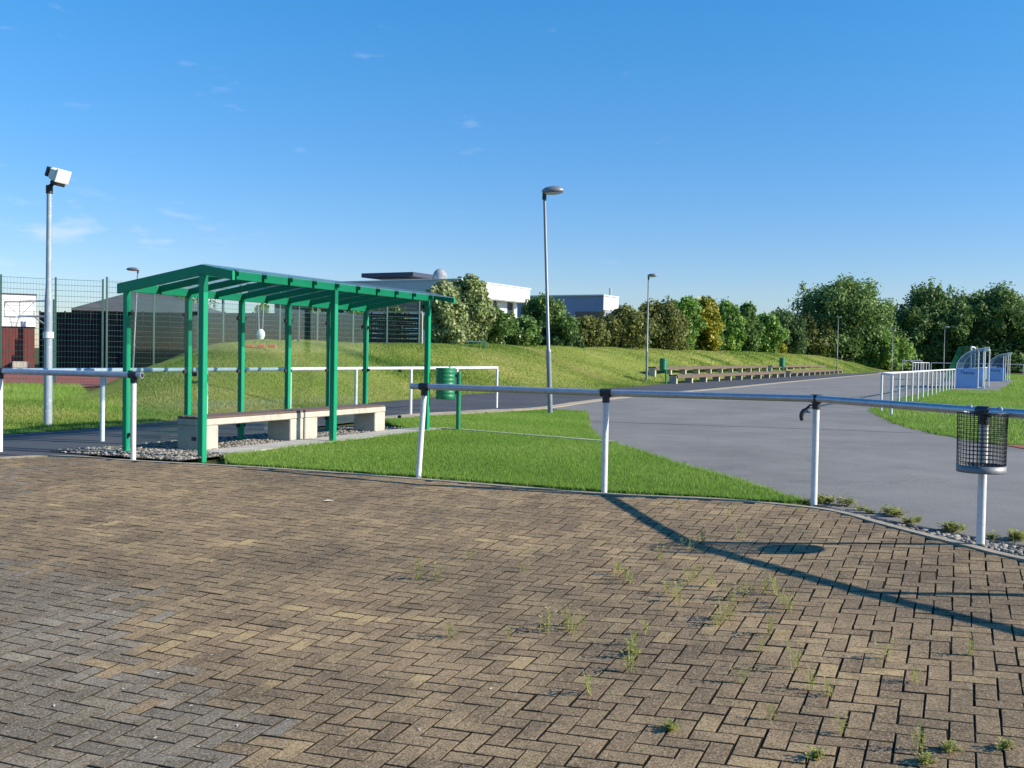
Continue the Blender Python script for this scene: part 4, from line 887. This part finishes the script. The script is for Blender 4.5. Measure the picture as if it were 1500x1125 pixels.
tree(962, 78, 439, 88, 'olive', 'rounded brownish green bush behind the lamp by the benches', 'shrub', 'shrub', n=6500)
tree(1000, 54, 431, 96, 'bright', 'slender dark and light green tree left of the yellow tree', 'column', n=5000)
tree(1031, 52, 431, 103, 'yellow', 'tree with yellow autumn leaves above the spectator benches', 'column', n=4500)
tree(1040, 40, 470, 104, 'mid', 'small green tree at the foot of the yellow tree', 'shrub', 'shrub', n=3000)
tree(1066, 46, 437, 112, 'bright', 'slim bright green tree just right of the yellow tree', 'column', n=4500)
tree(1093, 48, 441, 120, 'mid', 'slim mid green tree, third to the right of the yellow tree', 'column', n=4500)
tree(1121, 50, 455, 130, 'bright', 'short light green tree above the bin between the benches', 'column', n=4000)
tree(1141, 22, 498, 136, 'yellow', 'small yellowish bush at the edge of the mound crest', 'shrub', 'shrub', n=1200)
tree(985, 60, 458, 101, 'dark', 'dark low bush filling the gap between the brownish bush and the slender tree', 'shrub', 'shrub', n=4000)
tree(1050, 56, 462, 118, 'mid', 'green low bush between the yellow tree and the slim bright tree', 'shrub', 'shrub', n=4000)
tree(1080, 56, 466, 126, 'dark', 'dark low bush behind the two slim green trees', 'shrub', 'shrub', n=4000)
tree(1108, 50, 468, 137, 'mid', 'mid green low bush behind the gap between the short trees', 'shrub', 'shrub', n=4000)
tree(936, 60, 455, 93, 'olive', 'olive bush filling the gap just left of the lamp by the benches', 'shrub', 'shrub', n=4500)
tree(884, 60, 464, 86, 'mid', 'green bush filling the gap below the white end wall', 'shrub', 'shrub', n=4500)
tree(1152, 62, 454, 146, 'dark', 'dark tree in the gap before the big willow green tree', n=4500)
tree(1185, 76, 459, 164, 'olive', 'olive brown tree at the left side of the big willow green tree', n=5000)
tree(1243, 150, 406, 168, 'willow', 'very large rounded willow green tree right of centre', 'willow', n=17000, base=0)
tree(1203, 70, 440, 170, 'willow', 'green side tree under the left flank of the largest tree', 'willow', n=6000, base=0)
tree(1296, 62, 486, 164, 'bright', 'low bright skirt of foliage at the right foot of the largest tree', 'shrub', 'shrub', n=4000, base=0)
for px, w, yt, Y, k, lb in ((1336, 40, 446, 176, 'poplar', 'leftmost tall dark tree of the row behind the far lamps'), (1364, 74, 411, 180, 'poplar', 'tallest dark tree with wispy top shoots in the row'), (1404, 62, 434, 176, 'poplar', 'dark tree behind the goal, between taller neighbours'), (1432, 60, 430, 182, 'poplar', 'dark tree rising behind the near dugout'), (1466, 74, 421, 176, 'poplar', 'tall leafy tree behind the far dugout'), (1500, 58, 436, 181, 'poplar', 'dark tree cut by the right edge of the photo'), (1545, 70, 428, 176, 'poplar', 'dark tree just beyond the right edge of the row')):
    tree(px, w * 1.4, yt, Y, k, lb, 'column', n=11000, base=0, group='row of dark trees beyond the field')
for px, w, yt, Y, lb in ((1318, 60, 470, 186, 'low dark undergrowth shrub under the left end of the dark tree row'), (1350, 70, 480, 188, 'low dark shrub under the tallest dark tree'), (1395, 70, 478, 188, 'low dark shrub under the dark trees behind the goal'), (1440, 70, 480, 188, 'low dark shrub under the dark trees behind the dugouts'), (1490, 80, 478, 188, 'low dark shrub under the dark trees at the right')):
    tree(px, w * 1.7, yt - 14, Y, 'dark', lb, 'shrub', 'shrub', n=8000, base=0, leaf=.8)

def hedge(name, label, pts, hs, depth, kind, n, leaf, seed):
    rg = np.random.default_rng(seed); P = np.array([(p[0], p[1], z) for p, z in pts]); hs = np.array(hs); k = len(P)
    t = thing(name, label, 'hedge', tuple(P[0])); nc = 30 * k; u = rg.uniform(0, k - 1, nc); i = u.astype(int).clip(0, k - 2); fr = (u - i)[:, None]
    cen = P[i] * (1 - fr) + P[i + 1] * fr; h = hs[i] * (1 - fr[:, 0]) + hs[i + 1] * fr[:, 0]; zz = rg.random(nc) ** .8
    cen[:, 0] += rg.normal(0, depth * .4, nc); cen[:, 1] += rg.normal(0, depth * .4, nc); h = h * (.86 + .14 * np.sin(u * 5.3) * np.sin(u * 2.1)); cen[:, 2] += zz * h * .9
    cr = h * rg.uniform(.1, .24, nc); idx = rg.choice(nc, n, p=cr ** 2 / (cr ** 2).sum()); v = rg.normal(size=(n, 3)); v /= np.linalg.norm(v, axis=1)[:, None]
    Q = cen[idx] + v * (cr[idx] * rg.uniform(.4, 1.05, n))[:, None]; nn = v + rg.normal(0, .7, v.shape); q = np.cross(nn, rg.normal(size=v.shape)); q /= np.linalg.norm(q, axis=1)[:, None]; w2 = np.cross(nn, q); w2 /= np.linalg.norm(w2, axis=1)[:, None]
    s_ = leaf * rg.uniform(.6, 1.35, n)[:, None]; V = np.stack([Q - q * s_ * .62, Q - w2 * s_ * .36, Q + q * s_ * .62, Q + w2 * s_ * .36], 1)
    np_mesh('foliage', V.reshape(-1, 3), np.arange(4 * n).reshape(-1, 4), M['f_' + kind], {'rnd': np.repeat(np.clip(.42 + rg.normal(0, .16, nc)[idx] + rg.normal(0, .15, n), 0, 1), 4)}, t)
hp_ = []; hh_ = []
for px, yt in ((845, 470), (880, 464), (920, 456), (960, 452), (1000, 452), (1040, 456), (1080, 458), (1120, 466), (1160, 468), (1190, 470)):
    Y = 26.7 / (.459 - (px - 750) / 1500) + 14; q_ = AT(px, yt, Y); zb = 1.4; hp_.append(((q_.x, q_.y), zb)); hh_.append(q_.z - zb)
hedge('hedge', 'long dark green hedge filling the gaps behind the trees on the mound crest', hp_, hh_, 2.2, 'dark', 42000, .3, 5)
hp_ = []; hh_ = []
for px, yt in ((1308, 490), (1326, 462), (1350, 452), (1390, 456), (1430, 450), (1470, 450), (1510, 452), (1560, 452)):
    q_ = AT(px, yt, 192); hp_.append(((q_.x, q_.y), 0)); hh_.append(q_.z)
hedge('hedge', 'deep dark hedge closing the gaps behind the row of dark trees at the right', hp_, hh_, 3.5, 'dark', 30000, .62, 6)
# ------------------------------------------------------------------ weeds in the joints and litter
def weed_mesh(seed, h, n, spread):
    rg = np.random.default_rng(seed); V = []; Fq = []; rn = []
    def q(a, b, c, d, r): k = len(V); V.extend([a, b, c, d]); Fq.append((k, k + 1, k + 2, k + 3)); rn.extend([r] * 4)
    for s in range(n):
        a = rg.uniform(0, 6.28); ln = h * rg.uniform(.5, 1.1); bx, by = rg.normal(0, spread, 2); dx, dy = math.cos(a) * ln * rg.uniform(.05, .5), math.sin(a) * ln * rg.uniform(.05, .5)
        p0 = np.array((bx, by, 0)); p1 = np.array((bx + dx, by + dy, ln)); w = np.array((math.sin(a), -math.cos(a), 0)) * .0017
        q(p0 - w, p0 + w, p1 + w * .5, p1 - w * .5, rg.uniform(.3, .8))
        for k in range(7):
            t = rg.uniform(.25, 1); c = p0 + (p1 - p0) * t; b = rg.uniform(0, 6.28); L = rg.uniform(.01, .026); e = np.array((math.cos(b) * L, math.sin(b) * L, rg.uniform(0, .01))); z = np.array((-e[1], e[0], 0)) * .35
            q(c, c + e * .5 + z, c + e, c + e * .5 - z, rg.uniform(.2, 1))
    me = bpy.data.meshes.new('weed'); me.from_pydata([tuple(v) for v in V], [], Fq); at_ = me.attributes.new('rnd', 'FLOAT', 'POINT'); at_.data.foreach_set('value', np.array(rn, np.float32)); me.materials.append(M['weedleaf']); return me
WM = {'tall': [weed_mesh(i, .15, 7, .018) for i in range(4)], 'low': [weed_mesh(20 + i, .05, 18, .016) for i in range(3)]}
WP = [(930, 945), (944, 930), (862, 1018), (985, 875), (1020, 800), (915, 850), (906, 838), (1085, 790), (1100, 870), (1125, 865), (1150, 890), (1232, 855), (1055, 915), (1070, 910), (765, 838), (690, 820), (642, 850), (614, 850), (835, 925), (852, 918), (800, 925), (1116, 955), (1128, 930), (1190, 1010), (1212, 1020), (1235, 1075), (1340, 1000), (1165, 980), (1000, 800), (968, 820), (1040, 860), (1296, 965), (660, 935), (745, 935), (1130, 1055), (1085, 1000), (1010, 855), (1345, 1100), (1170, 750), (1068, 755), (995, 745), (1420, 960), (925, 965), (922, 985), (1012, 806), (1028, 795), (975, 870), (992, 882), (905, 842), (922, 856), (1135, 872), (1142, 884), (1118, 868), (1155, 898), (1048, 918), (1062, 906), (842, 930), (828, 918), (1090, 876), (1075, 880), (1020, 850)]
for i, (px, py) in enumerate(WP):
    p = Gp(px, py); o = bpy.data.objects.new('weed', WM['tall'][i % 4]); col.objects.link(o); o.location = p; o.rotation_euler = (0, 0, i * 1.7); s = random.uniform(.65, 1.15); o.scale = (s, s, s)
    tag(o, 'thin pale yellow green weed sprouting from a joint of the brown paving', 'weed', 'thin weeds in the paving joints')
for i, (px, py) in enumerate(((1472, 1098), (1390, 1100), (930, 958), (1195, 1112), (1355, 1118), (985, 1070))):
    p = Gp(px, py); o = bpy.data.objects.new('weed', WM['low'][i % 3]); col.objects.link(o); o.location = p; o.rotation_euler = (0, 0, i * 2.1)
    tag(o, 'low bushy green weed clump in a joint of the brown paving', 'weed', 'low weed clumps in the paving joints')
for i, (px, py) in enumerate(((1215, 738), (1240, 741), (1262, 748), (1300, 753), (1312, 757), (1342, 764), (1390, 779), (1398, 778), (1455, 790), (1485, 792), (1495, 790), (1270, 752), (1205, 737), (1330, 768), (1180, 738))):
    p = G(px, py); o = bpy.data.objects.new('weed', WM['low'][i % 3]); col.objects.link(o); o.location = p; o.rotation_euler = (0, 0, i * 1.3); s = 1.35 + .4 * math.sin(i * 2.2); o.scale = (s * 1.5, s * 1.5, s)
    tag(o, 'green weed tuft in the gravel strip between kerb and asphalt', 'weed', 'weed tufts in the gravel strip')
lm = MB(); lm.add([(-.02, 0, .004), (0, -.008, .006), (.022, .001, .003), (.001, .009, .007)], [(0, 1, 2, 3)]); l0 = lm.build('scrap', M['leaflitter']); lme = l0.data; bpy.data.objects.remove(l0)
for i, (px, py) in enumerate(((310, 960), (348, 1064), (280, 1035), (180, 1010), (232, 987), (248, 988), (80, 1035), (228, 1082), (290, 1095), (40, 1015), (118, 925), (75, 890), (168, 898), (160, 880), (40, 840), (570, 1030), (615, 1070), (430, 865), (545, 805), (640, 905), (305, 745), (460, 765), (720, 1010), (150, 955))):
    p = Gp(px, py); p.z += .009; o = bpy.data.objects.new('fallen_scrap', lme); col.objects.link(o); o.location = p; o.rotation_euler = (0, 0, i * 1.9); s = random.uniform(.35, .9); o.scale = (s, s, s)
    tag(o, 'tiny pale dry leaf scrap lying on the paving bricks', 'leaf', 'pale scraps on the paving')
p = Gp(481, 735); p.z += .011; o = bpy.data.objects.new('paper_scrap', lme); col.objects.link(o); o.location = p; o.rotation_euler = (0, 0, .5); o.scale = (3, 4, 2); tag(o, 'largest white paper scrap lying on the paving before the lawn', 'paper')

# ------------------------------------------------------------------ light and sky
az = Vector((.974, -.228, 0)).normalized(); EL = R(27)
sd = Vector((az.x * math.cos(EL), az.y * math.cos(EL), math.sin(EL)))
sl = bpy.data.lights.new('sun', 'SUN'); sl.energy = 5.0; sl.angle = R(.5); sl.color = (1, .905, .76)
so = bpy.data.objects.new('sun', sl); col.objects.link(so); so.rotation_euler = (-sd).to_track_quat('-Z', 'Y').to_euler()
w = bpy.data.worlds.new('World'); scn.world = w; w.use_nodes = True; nt = w.node_tree; bg = nt.nodes['Background']
sky = nt.nodes.new('ShaderNodeTexSky'); sky.sky_type = 'NISHITA'; sky.sun_disc = False; sky.sun_elevation = EL; sky.sun_rotation = math.atan2(sd.x, sd.y)
sky.air_density = 1.0; sky.dust_density = .1; sky.ozone_density = 3.0; sky.altitude = 100
tc = nt.nodes.new('ShaderNodeTexCoord'); mp = N(nt, 'ShaderNodeMapping'); mp.inputs['Scale'].default_value = (17, 17, 62); nt.links.new(tc.outputs['Generated'], mp.inputs[0])
cn = noise(nt, 1.0, 4, .55, mp.outputs[0])
sep = nt.nodes.new('ShaderNodeSeparateXYZ'); nt.links.new(tc.outputs['Generated'], sep.inputs[0])
def mul(a, b):
    n = N(nt, 'ShaderNodeMath', operation='MULTIPLY'); nt.links.new(a, n.inputs[0])
    if isinstance(b, float): n.inputs[1].default_value = b
    else: nt.links.new(b, n.inputs[1])
    return n.outputs[0]
low = mul(mul(mrange(nt, sep.outputs[2], .145, .125), mrange(nt, sep.outputs[2], .085, .1)), mrange(nt, sep.outputs[0], -.22, -.34))
thin = mul(mrange(nt, cn, .5, .68), mul(low, .3)); puffs = mul(mul(mrange(nt, cn, .66, .78), mrange(nt, sep.outputs[0], .2, .0)), .12)
mx = N(nt, 'ShaderNodeMath', operation='MAXIMUM'); nt.links.new(thin, mx.inputs[0]); nt.links.new(puffs, mx.inputs[1])
hs_ = N(nt, 'ShaderNodeHueSaturation', Saturation=1.36); nt.links.new(sky.outputs[0], hs_.inputs['Color'])
hz = ramp(nt, [(0, (.42, .43, .56)), (.1, (.54, .54, .65)), (.28, (.78, .76, .78)), (.5, (1, .98, .94)), (1, (1, .98, .94))], sep.outputs[2]); skc = mixc(nt, 1., hs_.outputs[0], hz, 'MULTIPLY')
nt.links.new(mixc(nt, mx.outputs[0], skc, (4.3, 4.2, 5)), bg.inputs[0]); bg.inputs[1].default_value = .14
scn.view_settings.view_transform = 'Standard'; scn.view_settings.look = 'None'; scn.view_settings.exposure = .78; scn.view_settings.gamma = 1
scn.cycles.max_bounces = 6; scn.cycles.transparent_max_bounces = 24; scn.cycles.diffuse_bounces = 3; scn.cycles.glossy_bounces = 2
scn.cycles.caustics_reflective = False; scn.cycles.caustics_refractive = False
scn.cycles.use_denoising = True
